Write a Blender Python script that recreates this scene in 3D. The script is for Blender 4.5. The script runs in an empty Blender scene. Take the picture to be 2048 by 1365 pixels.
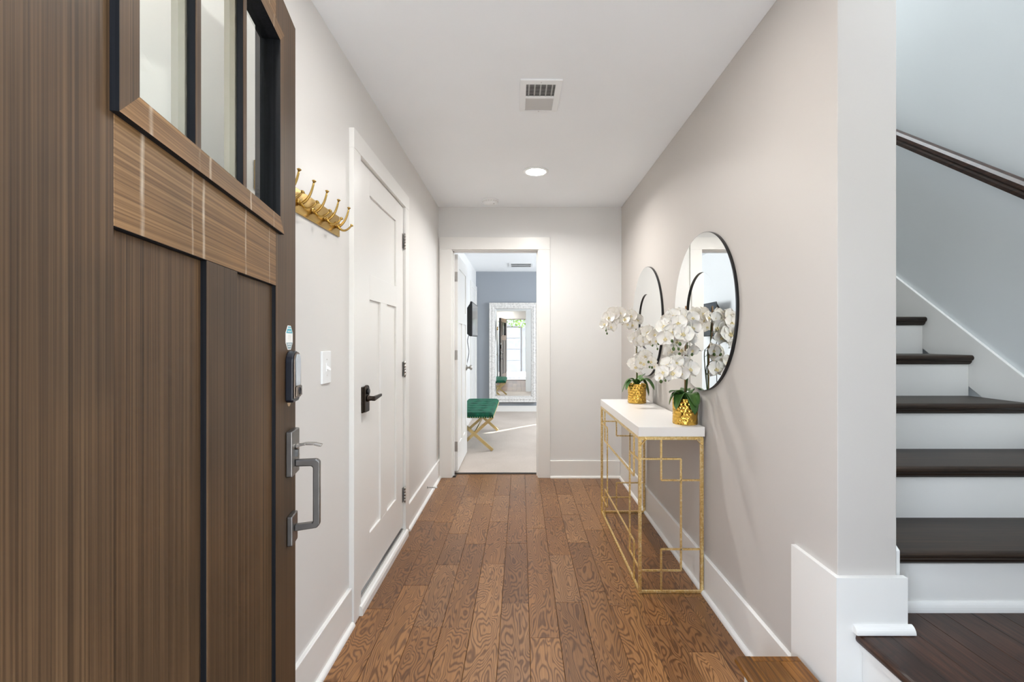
import bpy, bmesh, math, random
from mathutils import Vector, Matrix

random.seed(11)
SC = bpy.context.scene
COL = SC.collection
PI = math.pi
R = math.radians


def lin(r, g=None, b=None):
    if g is None:
        r, g, b = r
    f = lambda c: (c / 255) / 12.92 if c / 255 <= 0.04045 else ((c / 255 + 0.055) / 1.055) ** 2.4
    return (f(r), f(g), f(b), 1.0)


# ------------------------------------------------------------------ camera, world, sun, lamps, exposure
F = 940.0          # focal length in pixels of the 2048 x 1365 frame
EYE = 1.231        # lens height above the hall floor
cam = bpy.data.cameras.new('camera')
cam.sensor_width = 36.0
cam.lens = F * 36.0 / 2048.0
cam.shift_x = -18.0 / 2048.0
cam.clip_start = 0.02
co = bpy.data.objects.new('camera', cam)
co.location = (0, 0, EYE)
co.rotation_euler = (PI / 2, 0, 0)
COL.objects.link(co)
SC.camera = co

SC.view_settings.view_transform = 'Standard'
SC.view_settings.look = 'None'
SC.view_settings.gamma = 1.0
SC.view_settings.use_curve_mapping = False
SC.view_settings.exposure = 1.13
SC.cycles.max_bounces = 14
SC.cycles.diffuse_bounces = 8
SC.cycles.glossy_bounces = 8
SC.cycles.transparent_max_bounces = 12
SC.cycles.use_denoising = True
SC.cycles.caustics_reflective = False
SC.cycles.caustics_refractive = False
SC.cycles.sample_clamp_indirect = 6.0

ZLAMP = 5.2         # ceiling over the stairs
SUN_DIR = Vector((-1.60, -1.57, -1.80)).normalized()   # the way the light travels
w = bpy.data.worlds.new('sky')
SC.world = w
w.use_nodes = True
nt = w.node_tree
bgn = nt.nodes['Background']
sky = nt.nodes.new('ShaderNodeTexSky')
sky.sky_type = 'NISHITA'
sky.sun_disc = False
sky.sun_elevation = math.asin(-SUN_DIR.z)
sky.sun_rotation = math.atan2(-SUN_DIR.x, -SUN_DIR.y)
sky.air_density = 1.0
sky.dust_density = 2.5
hsv = nt.nodes.new('ShaderNodeHueSaturation')
hsv.inputs['Saturation'].default_value = 0.45
nt.links.new(sky.outputs[0], hsv.inputs['Color'])
nt.links.new(hsv.outputs[0], bgn.inputs[0])
bgn.inputs[1].default_value = 0.94


def lamp(name, kind, loc, direction=None, **kw):
    l = bpy.data.lights.new(name, kind)
    for k, v in kw.items():
        setattr(l, k, v)
    o = bpy.data.objects.new(name, l)
    o.location = loc
    if direction is not None:
        o.rotation_euler = Vector(direction).to_track_quat('-Z', 'Y').to_euler()
    COL.objects.link(o)
    return o


lamp('sun', 'SUN', (6, 12, 12), SUN_DIR, energy=5.0, angle=R(0.5), color=(1.0, 0.95, 0.87))
# daylight from an unseen bedroom side window and the front door; added stair lights
lamp('bedroom_window_daylight', 'AREA', (2.56, 6.5, 1.45), (-1, 0, -0.1), shape='RECTANGLE',
     size=1.5, size_y=1.3, energy=60, color=(0.90, 0.95, 1.0))
lamp('stair_window_fill', 'AREA', (1.75, 0.36, 2.95), (0, 1, -0.12), shape='RECTANGLE',
     size=0.4, size_y=1.5, energy=7, color=(0.88, 0.95, 1.0))  # fill at an unseen window, added for the risers and stair wall
lamp('stair_overhead_fill', 'AREA', (1.60, 2.75, ZLAMP - 0.05), (0, 0, -1), shape='RECTANGLE',
     size=0.8, size_y=1.6, energy=29, color=(0.86, 0.95, 1.0))  # unseen overhead lamp, added to light the stairwell
dp = lamp('front_door_portal', 'AREA', (0.005, 0.25, 1.04), (0, 1, 0), shape='RECTANGLE', size=0.93, size_y=2.07)
dp.data.cycles.is_portal = True
WARM = (1.0, 0.975, 0.94)
lamp('hall_downlight', 'AREA', (0.105, 3.347, 2.428), (0, 0, -1), shape='DISK', size=0.11, energy=9.2, spread=R(155), color=WARM)
lamp('middle_fill_light', 'AREA', (0.105, 1.50, 2.428), (0, 0, -1), shape='DISK', size=0.11, energy=3.2, color=WARM)  # unseen lamp added as fill for the near hall
lamp('entry_fill_light', 'AREA', (-0.45, 0.74, 2.428), (0, 0, -1), shape='DISK', size=0.11, energy=3.2, color=WARM)  # unseen lamp added to brighten the wall behind the door panes

# ------------------------------------------------------------------ node helpers and materials


class NT:
    def __init__(self, name):
        self.m = bpy.data.materials.new(name)
        self.m.use_nodes = True
        self.t = self.m.node_tree
        self.b = self.t.nodes['Principled BSDF']
        self.out = self.t.nodes['Material Output']

    def n(self, typ, **kw):
        nd = self.t.nodes.new(typ)
        for k, v in kw.items():
            setattr(nd, k, v)
        return nd

    def l(self, a, b):
        self.t.links.new(a, b)

    def coord(self, scale=(1, 1, 1), rnd=False, which='Object'):
        tc = self.n('ShaderNodeTexCoord')
        mp = self.n('ShaderNodeMapping')
        mp.inputs['Scale'].default_value = scale
        src = tc.outputs[which]
        if rnd:
            oi = self.n('ShaderNodeObjectInfo')
            mu = self.n('ShaderNodeMath', operation='MULTIPLY')
            mu.inputs[1].default_value = 73.0
            self.l(oi.outputs['Random'], mu.inputs[0])
            cb = self.n('ShaderNodeCombineXYZ')
            for i in range(3):
                self.l(mu.outputs[0], cb.inputs[i])
            ad = self.n('ShaderNodeVectorMath', operation='ADD')
            self.l(src, ad.inputs[0])
            self.l(cb.outputs[0], ad.inputs[1])
            src = ad.outputs[0]
        self.l(src, mp.inputs['Vector'])
        return mp.outputs['Vector']

    def noise(self, vec, scale=1, detail=3, rough=0.5, dist=0):
        nd = self.n('ShaderNodeTexNoise')
        nd.inputs['Scale'].default_value = scale
        nd.inputs['Detail'].default_value = detail
        nd.inputs['Roughness'].default_value = rough
        nd.inputs['Distortion'].default_value = dist
        self.l(vec, nd.inputs['Vector'])
        return nd.outputs['Fac']

    def ramp(self, fac, stops, interp='LINEAR'):
        nd = self.n('ShaderNodeValToRGB')
        cr = nd.color_ramp
        cr.interpolation = interp
        while len(cr.elements) < len(stops):
            cr.elements.new(0.5)
        for e, (p, c) in zip(cr.elements, stops):
            e.position = p
            e.color = c if len(c) == 4 else (*c, 1)
        self.l(fac, nd.inputs[0])
        return nd.outputs['Color']

    def math(self, op, a, b=None, c=None):
        nd = self.n('ShaderNodeMath', operation=op)
        for i, v in enumerate((a, b, c)):
            if v is None:
                continue
            if isinstance(v, (int, float)):
                nd.inputs[i].default_value = v
            else:
                self.l(v, nd.inputs[i])
        return nd.outputs[0]

    def mix(self, fac, a, b, blend='MIX'):
        nd = self.n('ShaderNodeMix', data_type='RGBA', blend_type=blend)
        for sock, v in ((nd.inputs[0], fac), (nd.inputs[6], a), (nd.inputs[7], b)):
            if isinstance(v, (int, float)):
                sock.default_value = v
            elif isinstance(v, tuple):
                sock.default_value = v
            else:
                self.l(v, sock)
        return nd.outputs[2]

    def bump(self, h, strength=0.2, dist=0.002):
        nd = self.n('ShaderNodeBump')
        nd.inputs['Strength'].default_value = strength
        nd.inputs['Distance'].default_value = dist
        self.l(h, nd.inputs['Height'])
        self.l(nd.outputs[0], self.b.inputs['Normal'])

    def set(self, color=None, rough=0.5, metal=0.0, spec=0.5, **kw):
        if color is not None:
            if isinstance(color, tuple):
                self.b.inputs['Base Color'].default_value = color
            else:
                self.l(color, self.b.inputs['Base Color'])
        if isinstance(rough, (int, float)):
            self.b.inputs['Roughness'].default_value = rough
        else:
            self.l(rough, self.b.inputs['Roughness'])
        self.b.inputs['Metallic'].default_value = metal
        self.b.inputs['Specular IOR Level'].default_value = spec
        for k, v in kw.items():
            self.b.inputs[k.replace('_', ' ')].default_value = v
        return self.m


def paint(name, rgb, rough=0.5, spec=0.4, bump=0.05, grain=120):
    t = NT(name)
    v = t.coord()
    n1 = t.noise(v, 1.3, 2)
    c = lin(rgb)
    c2 = tuple(x * 0.965 for x in c[:3]) + (1,)
    col = t.ramp(n1, [(0.3, c2), (0.7, c)])
    if bump:
        t.bump(t.noise(v, grain, 2), bump, 0.001)
    return t.set(col, rough, 0, spec)


def metal(name, rgb, rough=0.3, var=0.12, scale=60, bump=0.0, stretch=(1, 1, 1)):
    t = NT(name)
    v = t.coord(stretch)
    n = t.noise(v, scale, 3)
    c = lin(rgb)
    col = t.ramp(n, [(0.3, tuple(x * (1 - var) for x in c[:3]) + (1,)), (0.7, c)])
    if bump:
        t.bump(n, bump, 0.002)
    return t.set(col, rough, 1.0)


def gold_leaf():
    t = NT('worn_gold_leaf')
    v = t.coord()
    n = t.noise(v, 95, 4, 0.65)
    n2 = t.noise(v, 9, 2)
    col = t.ramp(n, [(0.27, lin(150, 112, 52)), (0.42, lin(222, 182, 98)), (0.56, lin(238, 206, 132)), (0.68, lin(250, 238, 206))])
    col = t.mix(t.math('MULTIPLY', n2, 0.5), col, lin(244, 228, 186))
    t.bump(n, 0.5, 0.002)
    return t.set(col, 0.34, 0.85)


def oak_floor():
    t = NT('oak_plank')
    v = t.coord((11.5, 2.6, 8), rnd=True)
    n = t.noise(v, 1.0, 2.0, 0.42, 0.3)
    s = t.math('SINE', t.math('MULTIPLY', n, 165.0))
    band = t.math('MULTIPLY_ADD', s, 0.5, 0.5)
    vp = t.coord((260, 9, 20), rnd=True)
    pore = t.noise(vp, 1.0, 2, 0.6)
    lowv = t.coord((3, 1.3, 3), rnd=True)
    low = t.noise(lowv, 1.0, 2)
    oi = t.n('ShaderNodeObjectInfo')
    tone = t.ramp(oi.outputs['Random'], [(0.0, lin(124, 86, 52)), (0.3, lin(153, 110, 68)), (0.55, lin(141, 98, 57)),
                                         (0.8, lin(161, 119, 78)), (1.0, lin(130, 94, 63))])
    shade = t.ramp(band, [(0.0, (0.40, 0.34, 0.30)), (0.24, (0.62, 0.57, 0.53)), (0.55, (1, 1, 1)), (1, (1.06, 1.06, 1.06))])
    c = t.mix(0.92, tone, shade, 'MULTIPLY')
    c = t.mix(1.0, c, t.ramp(pore, [(0.35, (0.78, 0.74, 0.70)), (0.6, (1.02, 1.02, 1.02))]), 'MULTIPLY')
    c = t.mix(1.0, c, t.ramp(low, [(0.3, (0.80, 0.76, 0.74)), (0.65, (1.06, 1.06, 1.06))]), 'MULTIPLY')
    t.bump(t.math('ADD', t.math('MULTIPLY', band, 0.5), pore), 0.10, 0.001)
    return t.set(c, 0.33, 0, 0.5)


def straight_wood(name, dark, mid, light, axis=0, rough=0.4, fine=220, slow=1.4, blotch=3.0, spec=0.4, cath=0.0, streaks=None, coarse=0.5):
    """grain running along the given axis of the object's own space"""
    t = NT(name)
    sc = [fine] * 3
    sc[axis] = slow
    n = t.noise(t.coord(tuple(sc), rnd=True), 1.0, 3, 0.6)
    sc2 = [fine * coarse] * 3
    sc2[axis] = slow * 0.6
    n2 = t.noise(t.coord(tuple(sc2), rnd=True), 1.0, 3, 0.55)
    f = t.math('ADD', t.math('MULTIPLY', n, 0.6), t.math('MULTIPLY', n2, 0.4))
    c = t.ramp(f, [(0.34, lin(dark)), (0.5, lin(mid)), (0.66, lin(light))])
    if cath:
        sc3 = [9.0] * 3
        sc3[axis] = 1.6
        n3 = t.noise(t.coord(tuple(sc3), rnd=True), 1.0, 2, 0.4, 0.4)
        s = t.math('MULTIPLY_ADD', t.math('SINE', t.math('MULTIPLY', n3, 110.0)), 0.5, 0.5)
        c = t.mix(cath, c, t.ramp(s, [(0.05, (0.45, 0.42, 0.4)), (0.45, (1, 1, 1))]), 'MULTIPLY')
    lo = t.noise(t.coord((blotch,) * 3, rnd=True), 1.0, 3)
    c = t.mix(1.0, c, t.ramp(lo, [(0.32, (0.74, 0.75, 0.78)), (0.68, (1.16, 1.10, 1.04))]), 'MULTIPLY')
    if streaks:
        sep = t.n('ShaderNodeSeparateXYZ')
        tc = t.n('ShaderNodeTexCoord')
        t.l(tc.outputs['Object'], sep.inputs[0])
        wob = t.math('MULTIPLY_ADD', t.noise(t.coord((1, 1, 14)), 1.0, 2), 0.010, -0.005)
        x = t.math('ADD', sep.outputs[0], wob)
        acc = None
        for sx, wd in streaks:
            d = t.math('ABSOLUTE', t.math('SUBTRACT', x, sx))
            k = t.math('SUBTRACT', 1.0, t.math('DIVIDE', d, wd))
            k = t.math('MAXIMUM', k, 0.0)
            acc = k if acc is None else t.math('MAXIMUM', acc, k)
        acc = t.math('MULTIPLY', acc, t.math('MAXIMUM', t.math('MULTIPLY_ADD', t.noise(t.coord((30, 30, 16)), 1.0, 3), 1.9, -0.55), 0.0))
        c = t.mix(acc, c, lin(206, 192, 172))
    t.bump(n, 0.18, 0.001)
    return t.set(c, rough, 0, spec)


def clear_glass():
    t = NT('clear_glass')
    t.t.nodes.remove(t.b)
    tr = t.n('ShaderNodeBsdfTransparent')
    tr.inputs[0].default_value = (0.95, 0.97, 0.96, 1)
    gl = t.n('ShaderNodeBsdfGlossy')
    gl.inputs['Roughness'].default_value = 0.01
    fr = t.n('ShaderNodeFresnel')
    fr.inputs[0].default_value = 1.5
    mx = t.n('ShaderNodeMixShader')
    ge = t.n('ShaderNodeNewGeometry')
    front = t.math('SUBTRACT', 1.0, ge.outputs['Backfacing'])
    t.l(t.math('MULTIPLY', fr.outputs[0], front), mx.inputs[0])
    t.l(tr.outputs[0], mx.inputs[1])
    t.l(gl.outputs[0], mx.inputs[2])
    t.l(mx.outputs[0], t.out.inputs[0])
    return t.m


def emit(name, rgb, strength):
    t = NT(name)
    t.b.inputs['Emission Color'].default_value = rgb
    t.b.inputs['Emission Strength'].default_value = strength
    return t.set((0.9, 0.9, 0.9, 1), 0.4)


def carpet_mat():
    t = NT('beige_carpet')
    v = t.coord()
    n = t.noise(v, 420, 3, 0.7)
    lo = t.noise(v, 2.2, 3)
    c = t.ramp(n, [(0.3, lin(176, 164, 154)), (0.7, lin(216, 206, 197))])
    c = t.mix(1.0, c, t.ramp(lo, [(0.35, (0.93, 0.92, 0.91)), (0.65, (1.03, 1.03, 1.03))]), 'MULTIPLY')
    t.bump(n, 0.6, 0.004)
    return t.set(c, 0.95, 0, 0.1)


def velvet_mat():
    t = NT('emerald_velvet')
    v = t.coord((6, 2, 6))
    n = t.noise(v, 3, 3)
    c = t.ramp(n, [(0.35, lin(0, 58, 40)), (0.65, lin(3, 90, 65))])
    t.set(c, 0.75, 0, 0.3)
    t.b.inputs['Sheen Weight'].default_value = 0.12
    t.b.inputs['Sheen Roughness'].default_value = 0.35
    t.b.inputs['Sheen Tint'].default_value = lin(120, 225, 190)
    return t.m


def whitewash_mat():
    t = NT('whitewashed_carving')
    v = t.coord()
    n = t.noise(v, 42, 5, 0.7)
    c = t.ramp(n, [(0.34, lin(186, 184, 182)), (0.5, lin(214, 212, 209)), (0.7, lin(226, 225, 222))])
    t.bump(n, 0.5, 0.004)
    return t.set(c, 0.55)


def petal_mat():
    t = NT('orchid_petal')
    n = t.noise(t.coord((30, 30, 30)), 1.0, 2)
    c = t.ramp(n, [(0.3, lin(238, 234, 226)), (0.7, lin(252, 250, 246))])
    t.set(c, 0.55, 0, 0.3)
    t.b.inputs['Subsurface Weight'].default_value = 0.25
    t.b.inputs['Subsurface Radius'].default_value = (0.02, 0.018, 0.014)
    t.b.inputs['Subsurface Scale'].default_value = 0.3
    return t.m


def leaf_mat():
    t = NT('orchid_leaf')
    n = t.noise(t.coord((25, 25, 6), rnd=True), 1.0, 3)
    c = t.ramp(n, [(0.3, lin(44, 82, 40)), (0.7, lin(92, 130, 62))])
    return t.set(c, 0.28, 0, 0.5)


def gravel_mat():
    t = NT('gravel_stone')
    n = t.noise(t.coord((9, 9, 9)), 1.0, 4)
    c = t.ramp(n, [(0.3, lin(58, 60, 66)), (0.7, lin(128, 130, 136))])
    return t.set(c, 0.85)


M = {}
M['wall_white'] = paint('warm_white_wall_paint', (219, 217, 214), 0.42, 0.35)
M['wall_back'] = paint('white_wall_paint', (224, 224, 223), 0.42, 0.35)
M['wall_greige'] = paint('greige_wall_paint', (194, 189, 184), 0.48, 0.22)
M['wall_stair'] = paint('cool_grey_wall_paint', (212, 216, 218), 0.42, 0.35)
M['wall_blue'] = paint('blue_grey_bedroom_paint', (151, 157, 164), 0.5, 0.3)
M['ceiling'] = paint('ceiling_paint', (243, 246, 249), 0.7, 0.2)
M['trim'] = paint('white_trim_enamel', (231, 230, 227), 0.3, 0.5, 0.02)
M['plastic'] = paint('white_plastic', (238, 240, 241), 0.35, 0.5, 0)
M['stone_top'] = paint('white_stone_top', (240, 237, 233), 0.3, 0.5, 0)
M['floor'] = oak_floor()
M['carpet'] = carpet_mat()
WD, WM, WL = (50, 37, 24), (75, 57, 39), (98, 77, 54)
M['door_v'] = straight_wood('weathered_fir_vertical', WD, WM, WL, axis=2, rough=0.5, fine=330, slow=1.3, spec=0.25)
M['door_h'] = straight_wood('weathered_fir_horizontal', (78, 56, 34), (114, 86, 55), (146, 115, 78), axis=0, rough=0.5, fine=330, slow=1.3, spec=0.25,
                            streaks=[(0.220, 0.006), (0.348, 0.004), (0.384, 0.006), (0.560, 0.005), (0.70, 0.003)])
M['door_dark'] = straight_wood('dark_stain_and_shade', (12, 13, 15), (21, 23, 27), (33, 35, 39), axis=2, rough=0.6, spec=0.15, fine=200)  # dark stain of the recess edges, also painting in the shade under the rails
M['stair_wood_x'] = straight_wood('dark_walnut_stain_across', (20, 13, 9), (40, 29, 20), (62, 46, 33), axis=0, rough=0.45, fine=120, slow=2.0, spec=0.4, cath=0.35)
M['stair_wood_y'] = straight_wood('dark_walnut_stain_along', (26, 15, 10), (54, 33, 23), (76, 49, 35), axis=1, rough=0.42, fine=110, slow=2.2, spec=0.4, cath=0.5)
M['step_wood'] = straight_wood('golden_brown_oak', (66, 38, 8), (108, 68, 18), (140, 94, 30), axis=1, rough=0.36, fine=110, slow=2.2, spec=0.4, cath=0.4)
M['inner_bar'] = paint('taupe_inner_bar', (176, 166, 150), 0.4, 0.4, 0)
M['gold_leaf'] = gold_leaf()
M['brass'] = metal('satin_brass', (192, 160, 92), 0.24)
M['pot_gold'] = metal('polished_gold', (226, 182, 88), 0.14, 0.06)
M['bench_gold'] = metal('brushed_champagne_gold', (216, 192, 138), 0.28)
M['steel'] = metal('satin_nickel', (176, 172, 166), 0.32, 0.1)
M['pewter'] = metal('brushed_pewter', (126, 124, 122), 0.34, 0.15, 30, 0.1)
M['bronze'] = metal('oil_rubbed_bronze', (66, 58, 52), 0.38, 0.3, 25)
M['lock_bronze'] = metal('aged_bronze', (128, 116, 106), 0.35, 0.2)
M['black'] = paint('black_satin', (24, 24, 26), 0.35, 0.5, 0)
M['navy'] = paint('dark_navy_plastic', (20, 24, 34), 0.3, 0.5, 0)
M['silver_face'] = paint('silver_touch_face', (178, 184, 188), 0.2, 0.6, 0)
M['mirror'] = metal('mirror_silvering', (244, 246, 245), 0.0, 0.0)
M['glass'] = clear_glass()
M['screen'] = paint('dark_screen', (40, 46, 52), 0.12, 0.6, 0)
M['velvet'] = velvet_mat()
M['whitewash'] = whitewash_mat()
M['petal'] = petal_mat()
M['lip'] = paint('orchid_lip_cream', (238, 224, 176), 0.5, 0.3, 0)
M['leaf'] = leaf_mat()
M['stem'] = paint('green_flower_stem', (74, 96, 48), 0.5, 0.3, 0)
M['bud'] = paint('green_bud', (82, 104, 56), 0.45, 0.3, 0)
M['stake'] = straight_wood('bamboo_stake', (104, 78, 52), (150, 118, 84), (182, 150, 112), axis=2, fine=300)
M['moss'] = paint('dark_moss', (48, 50, 30), 0.9, 0.1, 0.6, 200)
M['grille_dark'] = paint('dark_duct', (70, 66, 62), 0.7, 0.2, 0)
M['grey_slat'] = paint('pale_grey_slat', (204, 203, 201), 0.45, 0.4, 0)
M['teal'] = paint('teal_print', (92, 178, 196), 0.5, 0.3, 0)
M['pale_grey_print'] = paint('grey_print', (150, 172, 178), 0.5, 0.3, 0)
M['paper'] = paint('white_sticker', (244, 242, 238), 0.45, 0.3, 0)
M['faint_ink'] = paint('faint_ink', (218, 214, 206), 0.5, 0.3, 0)
M['tan'] = paint('bare_tan_wood', (214, 184, 148), 0.6, 0.3, 0)
M['clip'] = paint('clear_clip', (226, 224, 214), 0.25, 0.5, 0)
M['lens'] = emit('lit_lens', (1.0, 0.96, 0.91, 1), 30.0)
M['cool_panel'] = emit('lit_diffuser', (0.86, 0.95, 1.0, 1), 3.0)
M['concrete'] = paint('pale_concrete', (206, 204, 200), 0.85, 0.2, 0.3, 60)
M['siding'] = paint('pale_grey_siding', (100, 104, 110), 0.6, 0.3, 0.05)
M['gravel'] = gravel_mat()
M['tree_leaf'] = paint('tree_leaf', (76, 108, 26), 0.5, 0.3, 0)
M['bark'] = paint('grey_bark', (98, 84, 70), 0.9, 0.1, 0.5, 30)
M['curtain'] = paint('pale_curtain_cloth', (206, 206, 206), 0.9, 0.1, 0.2, 300)

# ------------------------------------------------------------------ mesh helpers


class MB:
    """collects simple solids and builds ONE mesh object"""

    def __init__(self):
        self.v = []
        self.f = []
        self.mi = []
        self.sm = []

    def add(self, vs, fs, mi=0, smooth=False):
        o = len(self.v)
        self.v += [tuple(p) for p in vs]
        for f in fs:
            self.f.append([i + o for i in f])
            self.mi.append(mi)
            self.sm.append(smooth)
        return self

    def box(self, x0, x1, y0, y1, z0, z1, mi=0, side=None):
        """side: another material index for the faces whose normal is not along y"""
        vs = [(x, y, z) for x in (x0, x1) for y in (y0, y1) for z in (z0, z1)]
        fs = [(0, 1, 3, 2), (4, 6, 7, 5), (0, 4, 5, 1), (2, 3, 7, 6), (0, 2, 6, 4), (1, 5, 7, 3)]
        s = mi if side is None else side
        for f, m_ in zip(fs, (s, s, mi, mi, s, s)):
            self.add(vs, [], 0)
            del self.v[-8:]
        o = len(self.v)
        self.v += vs
        for f, m_ in zip(fs, (s, s, mi, mi, s, s)):
            self.f.append([i + o for i in f])
            self.mi.append(m_)
            self.sm.append(False)
        return self

    def prism(self, poly, axis, a, b, mi=0, smooth=False):
        """poly: 2-D outline; axis 0: (y,z) along x, 1: (x,z) along y, 2: (x,y) along z"""
        def P(p, t):
            return (t, p[0], p[1]) if axis == 0 else ((p[0], t, p[1]) if axis == 1 else (p[0], p[1], t))
        n = len(poly)
        vs = [P(p, a) for p in poly] + [P(p, b) for p in poly]
        fs = [(i, (i + 1) % n, (i + 1) % n + n, i + n) for i in range(n)]
        self.add(vs, fs, mi, smooth)
        self.add([P(p, a) for p in poly], [tuple(range(n))], mi)
        self.add([P(p, b) for p in poly], [tuple(range(n))], mi)
        return self

    def lathe(self, prof, c=(0, 0, 0), n=32, axis=2, mi=0, smooth=True, cap=True):
        """prof: list of (radius, height)"""
        vs = []
        for r, h in prof:
            for k in range(n):
                a = 2 * PI * k / n
                p = [r * math.cos(a), r * math.sin(a)]
                q = [0, 0, 0]
                q[axis] = h
                q[(axis + 1) % 3] = p[0]
                q[(axis + 2) % 3] = p[1]
                vs.append((q[0] + c[0], q[1] + c[1], q[2] + c[2]))
        fs = []
        for i in range(len(prof) - 1):
            for k in range(n):
                fs.append((i * n + k, i * n + (k + 1) % n, (i + 1) * n + (k + 1) % n, (i + 1) * n + k))
        o = len(self.v)
        self.add(vs, fs, mi, smooth)
        if cap:
            for i in (0, len(prof) - 1):
                if prof[i][0] > 1e-6:
                    self.f.append([o + i * n + k for k in range(n)])
                    self.mi.append(mi)
                    self.sm.append(False)
        return self

    def tube(self, pts, rad, n=8, mi=0, smooth=True):
        pts = [Vector(p) for p in pts]
        if not isinstance(rad, (list, tuple)):
            rad = [rad] * len(pts)
        t0 = (pts[1] - pts[0]).normalized()
        up = Vector((0, 0, 1)) if abs(t0.z) < 0.9 else Vector((1, 0, 0))
        nx = t0.cross(up).normalized()
        vs, fs = [], []
        for i, p in enumerate(pts):
            t = (pts[min(i + 1, len(pts) - 1)] - pts[max(i - 1, 0)]).normalized()
            nx = (nx - t * nx.dot(t)).normalized()
            ny = t.cross(nx)
            for k in range(n):
                a = 2 * PI * k / n
                vs.append(p + (nx * math.cos(a) + ny * math.sin(a)) * rad[i])
        for i in range(len(pts) - 1):
            for k in range(n):
                fs.append((i * n + k, i * n + (k + 1) % n, (i + 1) * n + (k + 1) % n, (i + 1) * n + k))
        o = len(self.v)
        self.add(vs, fs, mi, smooth)
        for i in (0, len(pts) - 1):
            self.f.append([o + i * n + k for k in range(n)])
            self.mi.append(mi)
            self.sm.append(False)
        return self

    def bar(self, a, b, w, d=None, up=(0, 0, 1), mi=0):
        """square bar from a to b"""
        a, b = Vector(a), Vector(b)
        t = (b - a).normalized()
        u = Vector(up)
        if abs(t.dot(u)) > 0.95:
            u = Vector((1, 0, 0))
        x = t.cross(u).normalized()
        y = x.cross(t)
        d = d or w
        vs = []
        for p in (a, b):
            for sx, sy in ((-1, -1), (1, -1), (1, 1), (-1, 1)):
                vs.append(p + x * sx * w / 2 + y * sy * d / 2)
        return self.add(vs, [(0, 1, 2, 3), (4, 7, 6, 5), (0, 4, 5, 1), (1, 5, 6, 2), (2, 6, 7, 3), (3, 7, 4, 0)], mi)

    def sphere(self, c, r, n=12, m=8, mi=0, sc=(1, 1, 1)):
        prof = [(max(1e-5, r * math.sin(PI * i / m)), -r * math.cos(PI * i / m)) for i in range(m + 1)]
        o = len(self.v)
        self.lathe(prof, (0, 0, 0), n, 2, mi, True, False)
        for i in range(o, len(self.v)):
            p = self.v[i]
            self.v[i] = (p[0] * sc[0] + c[0], p[1] * sc[1] + c[1], p[2] * sc[2] + c[2])
        return self

    def mesh(self, name, mats):
        me = bpy.data.meshes.new(name)
        me.from_pydata(self.v, [], self.f)
        for m_ in (mats if isinstance(mats, (list, tuple)) else [mats]):
            me.materials.append(M[m_])
        me.polygons.foreach_set('material_index', self.mi)
        me.polygons.foreach_set('use_smooth', self.sm)
        bm = bmesh.new()
        bm.from_mesh(me)
        bmesh.ops.remove_doubles(bm, verts=bm.verts, dist=1e-6)
        bmesh.ops.recalc_face_normals(bm, faces=bm.faces)
        bm.to_mesh(me)
        bm.free()
        me.update()
        return me

    def build(self, name, mats, parent=None, bevel=0.0, loc=None, seg=2):
        o = bpy.data.objects.new(name, self.mesh(name, mats))
        COL.objects.link(o)
        if parent is not None:
            o.parent = parent
        if loc is not None:
            o.location = loc
        if bevel:
            md = o.modifiers.new('bevel', 'BEVEL')
            md.width = bevel
            md.segments = seg
            md.limit_method = 'ANGLE'
            md.angle_limit = R(40)
        return o


def tag(o, label=None, cat=None, group=None, kind=None):
    for k, v in (('label', label), ('category', cat), ('group', group), ('kind', kind)):
        if v:
            o[k] = v
    return o


def thing(name, label, cat, loc=(0, 0, 0), rz=0.0, group=None, kind=None):
    o = bpy.data.objects.new(name, None)
    o.empty_display_size = 0.1
    o.location = loc
    o.rotation_euler = (0, 0, rz)
    COL.objects.link(o)
    return tag(o, label, cat, group, kind)


def struct(name, mb, mats, label, cat, bevel=0.0):
    return tag(mb.build(name, mats, None, bevel), label, cat, None, 'structure')


def copy_tree(o, parent=None):
    c = o.copy()
    COL.objects.link(c)
    if parent is not None:
        c.parent = parent
    for ch in list(o.children):
        copy_tree(ch, c)
    return c


def at(px, py, Y):
    """the point at depth Y that the photograph shows at (px, py)"""
    return Vector(((px - 1042.0) * Y / F, Y, EYE - (py - 682.0) * Y / F))


# ------------------------------------------------------------------ the shell
XL, XR, YB, ZC = -0.744, 0.906, 4.238, 2.44
XE = 1.075                   # stair side of the right wall
YE = 1.3455                  # near end of the right wall
XS = 2.10                    # far wall of the stairwell
YF0, YF1 = 0.22, 0.33        # entry wall
CD0, CD1, CDZ = 2.121, 2.945, 2.07    # closet doorway in the left wall
BD0, BD1, BDZ = -0.631, 0.162, 2.06   # bedroom doorway in the back wall
YW, BX0, BX1, ZT = 8.176, -0.783, 2.6, 5.2

wl = MB()
wl.box(-0.90, XL, YF1, CD0, -0.06, ZC)
wl.box(-0.90, XL, CD1, YB, -0.06, ZC)
wl.box(-0.90, XL, CD0, CD1, CDZ, ZC)
wl.box(-1.5, -1.45, CD0 - 0.2, CD1 + 0.2, -0.06, ZC)
struct('wall_left', wl, 'wall_white', 'warm white hall wall with the closet door and coat hooks', 'wall')

wr = MB()
wr.box(XR, XE, YE, 4.36, -0.06, 2.44)
wr.box(XR, XE, YF0, 5.7, 2.44, ZT)
struct('wall_right', wr, 'wall_greige', 'greige hall wall behind the console table, ending at the stairs', 'wall', 0.002)

wb = MB()
wb.box(-0.90, BD0, YB, 4.36, -0.06, ZC)
wb.box(BD1, XE, YB, 4.36, -0.06, ZC)
wb.box(BD0, BD1, YB, 4.36, BDZ, ZC)
struct('wall_back', wb, 'wall_back', 'white end wall of the hall around the bedroom doorway', 'wall')

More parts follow.
